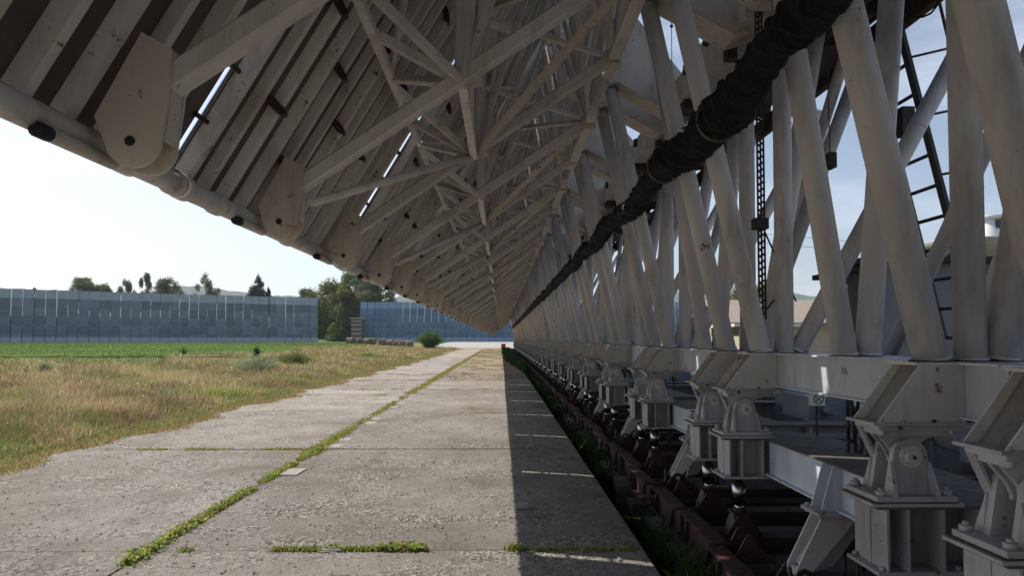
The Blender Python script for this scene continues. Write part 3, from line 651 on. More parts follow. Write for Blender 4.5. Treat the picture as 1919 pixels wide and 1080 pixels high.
# ------------------------------------------------------------------ black cable bundle on the columns
def bundle():
    n = 30; V = []; F = []
    ys_ = []; y = .6
    while y < ROW_END - 1: ys_.append(y); y += .016 + .0042 * max(0, y - 4)
    ra = np.random.RandomState(3); big = np.convolve(ra.rand(5000), np.ones(9) / 9, 'same'); amp = ra.rand(5000)
    th = np.linspace(0, 2 * np.pi, n, endpoint=False)
    W_ = [(int(ra.choice([1, 2, 3, 4, 5, 7])), ra.uniform(2, 34), ra.rand() * 6.28, ra.uniform(.012, .05)) for _ in range(16)]
    for j, y in enumerate(ys_):
        bulge = max(0, min(1, (7.0 - y) / .8)) * max(0, min(1, (y - 3.9) / .8))
        r0 = .112 + .038 * bulge + .10 * (big[j % 5000] - .5) + .012 * (amp[j % 5000] - .5)
        rr = r0 * (1 + sum(a_ * np.sin(k_ * th + f_ * y + p_) for k_, f_, p_, a_ in W_))
        cx = 1.60 + .02 * math.sin(y * 1.7) - .03 * max(0, (4.6 - y)); cz = EYE + 1.66 + .035 * math.sin(y * 2.03) + .02 * math.sin(y * 5.1)
        for t, q in zip(th, rr): V.append((cx + q * math.cos(t), y, cz + q * math.sin(t)))
    for j in range(len(ys_) - 1):
        for i in range(n): F.append((j * n + i, j * n + (i + 1) % n, (j + 1) * n + (i + 1) % n, (j + 1) * n + i))
    mb = MB(); mb.add(V, F, False); root = thing('cable_bundle', 'thick lumpy black wrapped cable bundle running along the column frames', 'cable')
    link('wrapping', mb.mesh('wrapping', M['wrap']), root)
    for yy in [2.2, 5.0, 6.55, 8.6, 10.9, 13.2, 15.7, 18.9, 22, 25, 28, 31, 35, 39]:
        m2 = MB(); cx = 1.60 + .02 * math.sin(yy * 1.7); cz = EYE + 1.66 + .035 * math.sin(yy * 2.03); r = .162 if 4.5 < yy < 7 else .128
        for a in range(28):
            t0 = 2 * math.pi * a / 28; t1 = 2 * math.pi * (a + 1) / 28
            m2.bar((cx + r * math.cos(t0), yy, cz + r * math.sin(t0)), (cx + r * math.cos(t1), yy, cz + r * math.sin(t1)), .012, .035)
        link('clamp_ring', m2.mesh('clamp_ring', M['ring']), root)
        m2 = MB(); m2.bar((cx + r * .7, yy, cz + r * .7), (1.95 - .1, yy, cz + r * .7 + .03), .02); link('hanger_bracket', m2.mesh('hanger_bracket', M['ring']), root)
bundle()
# faint stencilled letters on the beam and the small marked box behind it
def lettering(txt, size, mat, name, parent, mw):
    cu = bpy.data.curves.new(name, 'FONT'); cu.body = txt; cu.size = size; cu.extrude = .0006; cu.align_x = 'CENTER'
    tmp = bpy.data.objects.new(name, cu); COL.objects.link(tmp); dg = bpy.context.evaluated_depsgraph_get(); me = bpy.data.meshes.new_from_object(tmp.evaluated_get(dg)); bpy.data.objects.remove(tmp)
    me.materials.clear(); me.materials.append(mat); o = link(name, me, parent); o.matrix_local = mw; return o
LM = Matrix(((0, 0, -1, 2.2588), (-1, 0, 0, 1.47), (0, 1, 0, 1.365), (0, 0, 0, 1)))
for o in bpy.data.objects:
    if o.name.startswith('column_frame') and o.parent is None and abs(o.location.y - by(0)) < .01: lettering('PA', .07, plain('faded stencil paint', (.34, .20, .15), .8, 0, .5, 60), 'stencil_lettering', o, LM)
jb = thing('junction_box', 'small white box with a crossed circle mark under the long beam', 'junction box', (2.62, 5.62, 1.03))
m_ = MB(); m_.box(-.055, .055, 0, .06, .02, .13); link('body', m_.mesh('body', M['cabin']), jb)
m_ = MB()
for a in range(16):
    t0, t1 = a * math.pi / 8, (a + 1) * math.pi / 8; m_.bar((.04 * math.cos(t0), -.003, .075 + .04 * math.sin(t0)), (.04 * math.cos(t1), -.003, .075 + .04 * math.sin(t1)), .006, .004)
m_.bar((-.025, -.003, .05), (.025, -.003, .10), .005, .004); m_.bar((-.025, -.004, .10), (.025, -.004, .05), .005, .004)
link('emblem', m_.mesh('emblem', M['dark']), jb)
m_ = MB(); m_.tube((0, .04, -.5), (0, .04, .02), .008, 8); link('conduit', m_.mesh('conduit', M['cablewire']), jb)
# ------------------------------------------------------------------ perforated cable tray and ladder
tr = thing('cable_tray', 'rusty perforated cable tray hanging upright between the columns', 'cable tray', (2.37, 6.15, 0))
m_ = MB()
for xx in (-.03, 0.0, .028): m_.box(xx - .004, xx + .004, -.015, .015, zE + .18, zE + 3.3)
link('side_rail', m_.mesh('side_rail', M['rusty']), tr)
m_ = MB(); z = zE + .2
while z < zE + 3.3: m_.box(-.039, -.006, -.012, -.006, z, z + .0265); m_.box(.006, .034, -.012, -.006, z + .02, z + .042); z += .06
link('slotted_web', m_.mesh('slotted_web', M['rusty']), tr)
m_ = MB(); m_.box(-.075, .05, -.05, .05, zE + 1.0, zE + 1.1); link('clamp', m_.mesh('clamp', M['dark']), tr)
m_ = MB(); m_.tube((.02, 0, zE + 1.0), (.35, .1, zE + .35), .008, 6); m_.tube((.02, 0, zE + .25), (.3, .1, zE + .55), .008, 6); link('stay_wire', m_.mesh('stay_wire', M['cablewire']), tr)
la = thing('ladder', 'dark steel ladder with a hand rail leaning up to the walkway edge', 'ladder', (0, 0, 0))
def lp(s): return Vector((3.86 + (4.30 - 3.86) * s, 0, zE + 2.72 + (.84 - 2.72) * s))
LY1, LY2 = 6.35, 6.85; s0, s1 = -.45, 1.45
for yy in (LY1, LY2):
    m_ = MB(); a = lp(s0); b = lp(s1); m_.bar((a.x, yy, a.z), (b.x, yy, b.z), .045, .08 if yy == LY1 else .045); link('rail', m_.mesh('rail', M['ladder']), la)
s = s0 + .03
while s < s1:
    a = lp(s); m_ = MB(); m_.tube((a.x, LY1, a.z), (a.x, LY2, a.z), .019, 8); link('rung', m_.mesh('rung', M['ladder']), la); s += .155
m_ = MB(); a = lp(s0) + Vector((.34, 0, .2)); b = lp(.75) + Vector((.30, 0, .1)); m_.tube((a.x, LY1 - .1, a.z), (b.x, LY1 - .1, b.z), .014, 8)
for s in (-.3, .02, .32, .62):
    p = lp(s); m_.tube((p.x, LY1, p.z), (p.x + .32, LY1 - .1, p.z + .05), .012, 8)
link('hand_rail', m_.mesh('hand_rail', M['ladder']), la)
m_ = MB(); m_.box(3.78, 3.9, 6.3, 6.5, zE + 1.95, zE + 2.2); link('bracket', m_.mesh('bracket', M['dark']), la)
# insulators on a wire, high between the arms
m_ = MB(); m_.tube((1.78, 7.0, zE + 2.6), (1.78, 7.0, zE + 4.3), .004, 6)
it = thing('hanging_wire', 'thin hanging wire with small beads in the sky gap between the arms', 'wire'); link('wire', m_.mesh('wire', M['cablewire']), it)
for z in (3.28, 3.36, 3.44):
    m_ = MB(); m_.ball((1.78, 7.0, zE + z), .018); link('bead', m_.mesh('bead', M['cablewire']), it)
m_ = MB(); m_.tube((2.62, 5.35, zE + 1.45), (2.60, 5.35, zE + 2.95), .004, 6); m_.box(2.59, 2.65, 5.3, 5.4, zE + 1.36, zE + 1.48)
single('plumb_wire', m_, M['cablewire'], 'thin wire with a small dark weight hanging under the walkway', 'wire')

# ------------------------------------------------------------------ far ring of tall panels
PW, PH = 2.0, 11.4
def ring_kit(mat, tilt):
    kt = Kit('ring_mirror_panel'); c, s_ = math.cos(tilt), math.sin(tilt)
    m_ = MB(); hw = PW / 2 - .055
    m_.add([(-hw, 0, 0), (hw, 0, 0), (hw, .12, 0), (-hw, .12, 0), (-hw, 0, PH), (hw, 0, PH), (hw, .12, PH), (-hw, .12, PH)],
           [(0, 1, 5, 4), (2, 3, 7, 6), (1, 2, 6, 5), (3, 0, 4, 7), (4, 5, 6, 7), (0, 3, 2, 1)])
    kt.p('plate_face', m_, mat)
    m_ = MB()
    for z in (1.25, 3.1, 5.0, 6.9, 9.5): m_.box(-hw - .005, hw + .005, -.012, -.002, z, z + .05)
    kt.p('plate_seam', m_, 'tower')
    m_ = MB()
    for z in (3.6, 5.3): m_.box(hw - .12, hw - .04, -.05, -.003, z, z + .16); m_.box(-hw + .04, -hw + .12, -.05, -.003, z, z + .16)
    kt.p('corner_bracket', m_, 'cabin')
    m_ = MB(); m_.box(hw - .06, hw + .10, .13, .5, 0, PH * .5); m_.bar((0, .2, PH * .8), (0, 4, .1), .14)
    kt.p('rear_leg', m_, 'dark')
    return kt
kg = ring_kit('ring_grey', 0); kg2 = ring_kit('ring_grey', 0); kb = ring_kit('ring_blue', 0)
def ordw(n):
    T = ['', 'first', 'second', 'third', 'fourth', 'fifth', 'sixth', 'seventh', 'eighth', 'ninth', 'tenth', 'eleventh', 'twelfth', 'thirteenth', 'fourteenth', 'fifteenth', 'sixteenth', 'seventeenth', 'eighteenth', 'nineteenth', 'twentieth']
    if n <= 20: return T[n]
    tens = {2: 'twenty', 3: 'thirty', 4: 'forty', 5: 'fifty'}[n // 10]
    return {20: 'twentieth', 30: 'thirtieth', 40: 'fortieth', 50: 'fiftieth'}[n] if n % 10 == 0 else tens + '-' + T[n % 10]
rr = random.Random(9)
pA = Vector((-46.9, 175.7)); pB = Vector((-105.0, 143.0)); dirA = (pB - pA).normalized(); perp = Vector((dirA.y, -dirA.x))
if perp.y < 0: perp = -perp
for i in range(42):
    u = i * PW + 1; bulge = -1.9 * (1 - ((u - 34) / 34) ** 2)
    p = pA + dirA * u + perp * (-bulge * .5); slope = 1.9 * .5 * 2 * ((u - 34) / 34) / 34
    ang = math.atan2(-dirA.y, -dirA.x) - slope
    z = float(gz(p.x, p.y)) - .02 + rr.uniform(-.04, .04)
    kg.place('tall grey metal panel, %s from the right end of the left wall' % ordw(i + 1), 'metal panel', (p.x, p.y, z), 'panels of the left wall', False, (R(rr.uniform(-1.4, .2) - 1.5), R(rr.choice([0, 0, 0, .35, -.1, .1])), ang))
for i in range(56):
    x = -40 + PW * 1.015 * i + 1; y = 191 + .0006 * (x - 10) ** 2
    z = float(gz(x, y)) + .0 + rr.uniform(-.03, .03)
    kb.place('tall blue metal panel, %s from the left end of the right wall' % ordw(i + 1), 'metal panel', (x, y, z), 'panels of the right wall', False, (R(-7.0 + rr.uniform(-.5, .5)), R(rr.uniform(.05, .3)), 0 + .0012 * (x - 10)))
# plinths
# ------------------------------------------------------------------ scatter helpers
def blades(name, pts, h, wd, cols, bend=.35, mat='grass'):
    n = len(pts); a = NR.rand(n) * 2 * np.pi; d = np.stack([np.cos(a), np.sin(a), 0 * a], -1)
    b = NR.rand(n) * 2 * np.pi; lean = np.stack([np.cos(b), np.sin(b), 0 * b], -1) * (h * bend * NR.rand(n))[:, None]
    up = np.stack([0 * a, 0 * a, h], -1); wv = d * (wd / 2)[:, None] if np.ndim(wd) else d * wd / 2
    V = np.stack([pts - wv, pts + wv, pts + wv * .7 + up * .55 + lean * .35, pts - wv * .7 + up * .55 + lean * .35, pts + up * .97 + lean], 1).reshape(-1, 3)
    o = (np.arange(n) * 5)[:, None]
    q = (o + np.array([0, 1, 2, 3])); t = (o + np.array([3, 2, 4]))
    me = bpy.data.meshes.new(name); me.vertices.add(len(V)); me.vertices.foreach_set('co', V.astype(np.float32).ravel())
    loops = np.concatenate([q.ravel(), t.ravel()]).astype(np.int32); me.loops.add(len(loops)); me.loops.foreach_set('vertex_index', loops)
    me.polygons.add(2 * n); st = np.concatenate([np.arange(n) * 4, 4 * n + np.arange(n) * 3]).astype(np.int32)
    me.polygons.foreach_set('loop_start', st); me.polygons.foreach_set('loop_total', np.concatenate([np.full(n, 4), np.full(n, 3)]).astype(np.int32))
    me.materials.append(M[mat]); me.update(calc_edges=True); me.validate()
    set_cols(me, np.repeat(cols, 5, 0)); return me
def quads(name, c, nrm, size, cols, mat='leaf', asp=.6):
    n = len(c); r_ = NR.normal(size=(n, 3)); nrm = nrm / np.linalg.norm(nrm, axis=1, keepdims=True)
    a = np.cross(nrm, r_); a /= np.linalg.norm(a, axis=1, keepdims=True); b = np.cross(nrm, a)
    s_ = (size / 2)[:, None]; V = np.stack([c - a * s_, c + b * s_ * asp, c + a * s_, c - b * s_ * asp], 1).reshape(-1, 3)
    me = bpy.data.meshes.new(name); me.vertices.add(4 * n); me.vertices.foreach_set('co', V.astype(np.float32).ravel())
    me.loops.add(4 * n); me.loops.foreach_set('vertex_index', np.arange(4 * n, dtype=np.int32)); me.polygons.add(n)
    me.polygons.foreach_set('loop_start', (np.arange(n) * 4).astype(np.int32)); me.polygons.foreach_set('loop_total', np.full(n, 4, np.int32))
    me.materials.append(M[mat]); me.update(calc_edges=True); set_cols(me, np.repeat(cols, 4, 0)); return me
def pick(n, pal, wts, jit=.25):
    pal = np.array(pal); c = pal[NR.choice(len(pal), n, p=np.array(wts) / sum(wts))]; return np.clip(c * (1 + (NR.rand(n, 1) - .5) * 2 * jit), 0, 1)
def clump(x, y, f): return (np.sin(x * f + 1.3 * np.sin(y * f * .7)) + np.sin(y * f * 1.3 + 1.7 * np.sin(x * f * .6 + 2)) + np.sin((x + y) * f * .53)) / 3

# tall dry meadow grass: density follows distance so that blades stay about as thick in the picture
def meadow():
    P = []; Hh = []; W = []
    for (d0, d1, n, wd) in ((3.5, 9, 42000, .008), (9, 16, 60000, .011), (16, 28, 60000, .018), (28, 48, 45000, .0265), (48, 112, 34000, .06)):
        y = d0 + (d1 - d0) * NR.rand(n * 2); xmin = np.maximum(-.80 * y - 3, -60); xmin = np.where(y + 9 * NR.rand(n * 2) ** 2 - 5 * NR.rand(n * 2) ** 3 > 43, np.maximum(-23 + 3 * np.sin(y * .2), xmin), xmin)
        x = -6.55 - (np.abs(xmin) - 6.55) * NR.rand(n * 2) ** 1.15
        ok = (x > xmin) & (x < -6.5 + .25 * np.sin(y * .9)); x, y = x[ok][:n], y[ok][:n]
        cl = clump(x, y, 1.1); h = (.12 + .30 * NR.rand(len(x)) + .13 * cl + .08 * clump(x, y, 3.1)) * np.clip((-x - 6.1) / 1.6, .3, 1)
        P.append(np.stack([x, y, gz(x, y) - .01], -1)); Hh.append(np.clip(h, .08, .8)); W.append(np.full(len(x), wd))
    P = np.concatenate(P); Hh = np.concatenate(Hh); W = np.concatenate(W); n = len(P)
    cz_ = 1 + .35 * clump(P[:, 0] + 9, P[:, 1] * .7, 2.6) + .25 * clump(P[:, 0], P[:, 1] + 4, .9)
    straw = pick(n, [(.44, .35, .18), (.35, .26, .125), (.23, .15, .08), (.58, .51, .34)], [4, 4, 3, 2])
    green = pick(n, [(.23, .26, .08), (.15, .20, .05), (.33, .34, .13)], [3, 3, 2])
    m_g = (clump(P[:, 0] + 30, P[:, 1], .55) * .25 + .5 * clump(P[:, 0] + 5, P[:, 1], 1.7) + .35 * clump(P[:, 0], P[:, 1] + 7, 4.1) + NR.rand(n) * .9 - .47 + .2 * np.clip(1 - (-P[:, 0] - 6.5) / 1.6, 0, 1)) > .22
    c = np.clip(np.where(m_g[:, None], green, straw) * cz_[:, None], 0, .8)
    tag(link('tall_grass', blades('tall_grass', P, Hh, W, c, .95)), 'tall dry meadow grass, straw and olive, along the left side of the path', 'grass', kind='stuff')
meadow()
def flowers():
    n = 2600; y = 6 + 34 * NR.rand(n) ** 1.5; x = -7.0 - 22 * NR.rand(n) ** 1.2; ok = (x > -.8 * y - 2) & (clump(x, y, 1.3) > -.2); x, y = x[ok], y[ok]; n = len(x)
    p = np.stack([x, y, gz(x, y) + .22 + .28 * NR.rand(n)], -1)
    me = quads('meadow_flowers', p, NR.normal(size=(n, 3)) * .3 + np.array([-.3, -.6, .5]), (.02 + .0010 * y) * (.6 + .8 * NR.rand(n)), pick(n, [(.75, .72, .62), (.62, .45, .12), (.40, .40, .62), (.14, .08, .05)], [5, 2, 1, 4], .15), 'leaf', .9)
    tag(link('meadow_flowers', me), 'tiny white, ochre and dark seed heads scattered over the meadow', 'flowers', kind='stuff')
flowers()
def herbs():
    k = 260; cy = 6.5 + 34 * NR.rand(k) ** 1.4; cx = -7.3 - 24 * NR.rand(k) ** 1.1; ok = cx > -.8 * cy - 2; cx, cy = cx[ok], cy[ok]; k = len(cx); rad = .12 + .45 * NR.rand(k) ** 2
    m = 150; i = np.repeat(np.arange(k), m); a = NR.rand(k * m) * 6.28; r = NR.rand(k * m) ** .5 * rad[i]; hh = (.15 + .35 * NR.rand(k))[i]
    x = cx[i] + r * np.cos(a); y = cy[i] + r * np.sin(a); z = gz(x, y) + hh * NR.rand(k * m) ** .7 * (1.15 - r / rad[i] * .5)
    pal = pick(k, [(.20, .24, .10), (.27, .30, .19), (.12, .15, .05), (.24, .15, .08), (.34, .30, .16)], [3, 2, 3, 2, 2], .15)[i]
    me = quads('meadow_herbs', np.stack([x, y, z], -1), NR.normal(size=(k * m, 3)) * .8 + np.array([0, -.3, .6]), (.018 + .0016 * y) * (.5 + NR.rand(k * m)), np.clip(pal * (.7 + .6 * NR.rand(k * m, 1)), 0, 1), 'leaf', .4)
    tag(link('meadow_herbs', me), 'leafy herb clumps, grey green and brown, growing among the dry meadow grass', 'herbs', kind='stuff')
herbs()
def verge():                                                     # short turf creeping over the slab edge
    n = 52000; y = 3 + 70 * NR.rand(n) ** 1.7; x = -5.75 - 1.15 * NR.rand(n) ** .8 + .25 * np.sin(y * 1.1) + .12 * np.sin(y * 3.7 + 1)
    h = .03 + .07 * NR.rand(n); wd = .006 + .0007 * y
    e = (x > -6.15 + .2 * np.sin(y * 1.1))
    c = np.where((e & (NR.rand(n) < .6))[:, None], pick(n, [(.36, .24, .11), (.30, .17, .075), (.42, .32, .17)], [2, 1.5, 2]), pick(n, [(.19, .21, .07), (.25, .26, .09), (.36, .31, .14)], [3, 2, 2]))
    tag(link('verge_grass', blades('verge_grass', np.stack([x, y, gz(x, y) + .0], -1), h, wd, c, 1.0)), 'short browned turf along the ragged left edge of the concrete', 'grass', kind='stuff')
verge()
def lawn():
    n = 80000; y = 37 + 106 * NR.rand(n) ** 1.3; x = -20 - 77 * NR.rand(n); ok = (x > -.8 * y - 3); x, y = x[ok], y[ok]; n = len(x)
    c = pick(n, [(.085, .17, .025), (.13, .21, .04), (.24, .26, .09)], [3, 3, 2], .35) * (1 + .25 * clump(x, y, .25))[:, None]
    tag(link('lawn_grass', blades('lawn_grass', np.stack([x, y, gz(x, y)], -1), .05 + .1 * NR.rand(n), np.full(n, .07), c, .8)), 'bright green mown grass between the dry meadow and the far walls', 'grass', kind='stuff')
lawn()
def joint_weeds():
    pts = []; hs = []; cs = []; ws = []
    def strip(fn, n, spread, hh, p_on, dead, wsc=1.):
        t = NR.rand(n); xy = fn(t); x, y = xy; dn = clump(x * 3, y * 3, 2.3) + .55 * clump(x, y, 7.) ; ok = dn > p_on; x, y = x[ok], y[ok]; m = len(x)
        x = x + NR.normal(size=m) * spread; y = y + NR.normal(size=m) * spread * .9
        pts.append(np.stack([x, y, gz(-1, y) + .005 + 0 * x], -1)); hs.append(hh * (.3 + NR.rand(m))); ws.append((.010 + .0009 * y) * wsc * (.6 + NR.rand(m)))
        a = pick(m, [(.20, .27, .045), (.32, .35, .08), (.13, .19, .035)], [3, 3, 2]); b = pick(m, [(.42, .32, .13), (.34, .18, .07)], [3, 1])
        cs.append(np.where((NR.rand(m) < dead)[:, None], b, a))
    strip(lambda t: (-2.635 + .0 * t, 4.9 + 4.6 * t), 7000, .026, .040, -.6, .22)
    strip(lambda t: (-2.635 + .0 * t, 9.4 + 2.2 * t), 3500, .055, .045, -.7, .22)
    strip(lambda t: (-2.635 + .0 * t, 11.5 + 30 * t), 9000, .045, .05, -.05, .45)
    strip(lambda t: (-2.635 + .0 * t, 20 + 80 * t), 9000, .09, .06, -.2, .5)
    strip(lambda t: (-2.4 + 2.55 * t, 5.22 + 0 * t), 3600, .02, .035, .08, .25)
    strip(lambda t: (.2 + .8 * t, 5.22 + 0 * t), 500, .03, .02, .1, .3)
    strip(lambda t: (-5.5 + 3.0 * t, 9.93 + 0 * t), 2600, .035, .03, .05, .5)
    strip(lambda t: (-2.4 + 2.4 * t, 9.93 + 0 * t), 250, .02, .02, .6, .8)
    strip(lambda t: (-5.5 + 3.0 * t, 19.5 + 0 * t), 900, .05, .03, .3, .4)
    for jy in (14.7,): strip(lambda t: (-2.4 + 3.2 * t, jy + 0 * t), 700, .03, .025, .1, .5)
    for jy in (21.6, 26.2, 30.9): strip(lambda t: (-5.5 + 6.0 * t, jy + .04 * np.sin(t * 20)), 1800, .09, .035, .0, .8)
    for jy in (40.5, 50.2): strip(lambda t: (-5.5 + 6.0 * t, jy + 0 * t), 900, .12, .05, 0., .9)
    # dry tufts on the slabs in the distance
    n = 9000; y = 27 + 75 * NR.rand(n); x = -2.5 + 3.2 * NR.rand(n); ok = clump(x * 2, y * .5, 1.4) + .7 * NR.rand(n) > .35; x, y = x[ok], y[ok]; m = len(x)
    pts.append(np.stack([x, y, gz(-1, y) + .02], -1)); hs.append(.03 + .05 * NR.rand(m)); ws.append(np.full(m, .03)); cs.append(pick(m, [(.34, .25, .15), (.27, .19, .11), (.20, .19, .08)], [3, 2, 1]))
    nb = 4200; tt = 4.9 + 8 * NR.rand(nb) ** 1.2; xb = -2.635 + NR.normal(size=nb) * (.022 + .03 * np.abs(np.sin(tt * 2.3) * np.sin(tt * 5.1 + 1))); xt = -2.35 + 2.5 * NR.rand(nb); side = NR.rand(nb) < .38
    X_ = np.where(side, xt, xb); Y_ = np.where(side, 5.22 + NR.normal(size=nb) * .025, tt); keep = clump(X_ * 3, Y_ * 3, 2.3) + .5 * clump(X_, Y_, 9) > np.where(side, .22, -.1); X_, Y_ = X_[keep], Y_[keep]; q_ = len(X_)
    me2 = quads('joint_leaves', np.stack([X_, Y_, .03 + .03 * NR.rand(q_)], -1), NR.normal(size=(q_, 3)) * .5 + np.array([0, -.2, 1.]), .022 + .03 * NR.rand(q_), pick(q_, [(.22, .31, .05), (.36, .42, .09), (.13, .20, .035), (.46, .38, .13), (.40, .14, .06)], [4, 4, 3, 2.5, .4]), 'leaf', .45)
    tag(link('joint_leaves', me2), 'small broad leaved weeds in the joints nearest the viewer', 'weeds', kind='stuff')
    P = np.concatenate(pts); me = blades('joint_weeds', P, np.concatenate(hs), np.concatenate(ws), np.concatenate(cs), 1.3)
    tag(link('joint_weeds', me), 'low green and yellow weeds growing out of the slab joints', 'weeds', kind='stuff')
joint_weeds()
def trench_grass():
    n = 26000; y = 3 + 95 * NR.rand(n) ** 1.5; x = 1.12 + .42 * NR.rand(n); ok = clump(x * 2, y, 1.9) > -.25; x, y = x[ok], y[ok]; n = len(x)
    h = .18 + .3 * NR.rand(n) + .1 * clump(x, y, 1.1)
    c = pick(n, [(.032, .07, .018), (.05, .105, .025), (.028, .055, .016)], [3, 2, 2])
    far = y > 32; x = np.where(far, 1.0 + (x - 1.12) * 1.2 - .9 * NR.rand(n) * np.clip((y - 32) / 20, 0, 1), x)
    z = np.where(x > 1.075, -.42, .02)
    tag(link('trench_grass', blades('trench_grass', np.stack([x, y, z], -1), np.clip(h, .08, .5), .012 + .0012 * y, c, .9)), 'dark green grass growing in the trench beside the red frames', 'grass', kind='stuff')
trench_grass()
def litter():
    n = 9000; y = 3.2 + 26 * NR.rand(n) ** 1.6; k = NR.rand(n); x = np.where(k < .45, -2.635 + NR.normal(size=n) * .10, np.where(k < .75, -5.85 + np.abs(NR.normal(size=n)) * .30 + .18 * np.sin(y * 1.1), -5.8 + 6.8 * NR.rand(n)))
    j = NR.rand(n) < .12; y = np.where(j, np.array([5.22, 9.93, 14.7])[NR.randint(0, 3, n)] + NR.normal(size=n) * .05, y)
    p = np.stack([x, y, np.full(n, .03)], -1)
    me = quads('dry_litter', p, NR.normal(size=(n, 3)) * .25 + np.array([0, 0, 1.]), (.008 + .022 * NR.rand(n) ** 3) * (1 + .04 * y), pick(n, [(.22, .15, .09), (.34, .26, .15), (.10, .075, .05), (.42, .38, .30)], [3, 3, 3, 1]), 'leaf', .35)
    tag(link('dry_litter', me), 'dry stalks, crumbs of soil and small litter lying on the slabs', 'litter', kind='stuff')
litter()
def pebbles():
    V = []; F = []; o = 0; n = 9500
    base = np.array([(1, 0, 0), (0, 1, 0), (-1, 0, 0), (0, -1, 0), (0, 0, 1), (.6, .6, .5), (-.6, .6, .45), (.55, -.6, .5)], float); fc = [(0, 5, 4), (5, 1, 4), (1, 6, 4), (6, 2, 4), (2, 3, 4), (3, 7, 4), (7, 0, 4), (0, 1, 5), (1, 2, 6), (3, 0, 7)]
    y = 3.0 + 22 * NR.rand(n) ** 1.8; x = -5.8 + 6.8 * NR.rand(n)
    for i in range(n):
        if abs(x[i] + 2.635) < .06: continue
        s = (.003 + .012 * NR.rand() ** 2.2) * (1 + .03 * y[i]); a = NR.rand() * 6.28; c, q = math.cos(a), math.sin(a); sc = np.array([1, .5 + .5 * NR.rand(), .5 + .3 * NR.rand()]) * s
        b = base * sc; b = np.stack([b[:, 0] * c - b[:, 1] * q, b[:, 0] * q + b[:, 1] * c, b[:, 2]], -1) + (x[i], y[i], .021)
        V += b.tolist(); F += [tuple(k + o for k in f) for f in fc]; o += 8
    me = bpy.data.meshes.new('pebbles'); me.from_pydata(V, [], F); me.materials.append(M['pebble']); me.update()
    tag(link('pebbles', me), 'loose pebbles and chips strewn over the concrete slabs', 'pebbles', kind='stuff')
pebbles()

# ------------------------------------------------------------------ trees, bushes and plants
def crown(n, blobs, size, pal, wts, dark=.0):
    """leaf faces through a set of ellipsoidal clumps"""
    bl = np.array(blobs, float); vol = bl[:, 3] * bl[:, 4] * bl[:, 5]; k = NR.choice(len(bl), n, p=vol ** .8 / (vol ** .8).sum())
    d = NR.normal(size=(n, 3)); d /= np.linalg.norm(d, axis=1, keepdims=True); r = NR.rand(n) ** .42
    lump = (1 + .35 * NR.rand(n) ** 3) * 1 + .22 * np.sin(d[:, 0] * 5 + k) * np.sin(d[:, 2] * 6 + k * 2) + .12 * np.sin(d[:, 1] * 11 + k)
    c = bl[k, :3] + d * (r * lump)[:, None] * bl[k, 3:6]
    nrm = d + NR.normal(size=(n, 3)) * .7
    cols = pick(n, pal, wts, .3); shade = 1 + .25 * (NR.rand(len(bl)) - .5); cols = cols * shade[k][:, None]
    return c, nrm, size * (.6 + .8 * NR.rand(n)), cols
def trunk_mesh(h, r, limbs, mat, lean=0):
    mb = MB(); p = Vector((0, 0, -.1)); seg = 6
    pts = [Vector((lean * (i / seg) ** 2 + .03 * h * math.sin(i * 1.3) * (i > 0) * .4, .02 * h * math.sin(i * 2.1), h * i / seg)) for i in range(seg + 1)]
    for i in range(seg): mb.tube(pts[i], pts[i + 1], r * (1 - i / seg * .75), 10, r * (1 - (i + 1) / seg * .75))
    for (f, az, ln, el) in limbs:
        b = pts[0].lerp(pts[-1], f); e = b + Vector((math.cos(az) * math.cos(el), math.sin(az) * math.cos(el), math.sin(el))) * ln; m2 = b.lerp(e, .5) + Vector((0, 0, ln * .06))
        mb.tube(b, m2, r * .4, 7, r * .28); mb.tube(m2, e, r * .28, 7, r * .1)
    return mb.mesh('trunk', M[mat])
GREENS = {'oak': ([(.12, .155, .055), (.155, .19, .07), (.085, .115, .04)], [3, 2, 2]), 'willow': ([(.12, .14, .035), (.16, .18, .05), (.085, .11, .03)], [3, 3, 2]),
          'birch': ([(.15, .18, .07), (.21, .23, .10), (.11, .14, .05)], [3, 2, 2]), 'conifer': ([(.02, .035, .024), (.03, .045, .03)], [3, 2]), 'bush': ([(.075, .14, .04), (.12, .19, .06), (.05, .10, .03)], [3, 2, 2]),
          'bright': ([(.10, .20, .03), (.14, .25, .05)], [1, 1]), 'hedge': ([(.03, .05, .02), (.045, .07, .025)], [1, 1]), 'pale': ([(.27, .30, .16), (.38, .40, .25), (.18, .22, .10)], [2, 2, 2])}
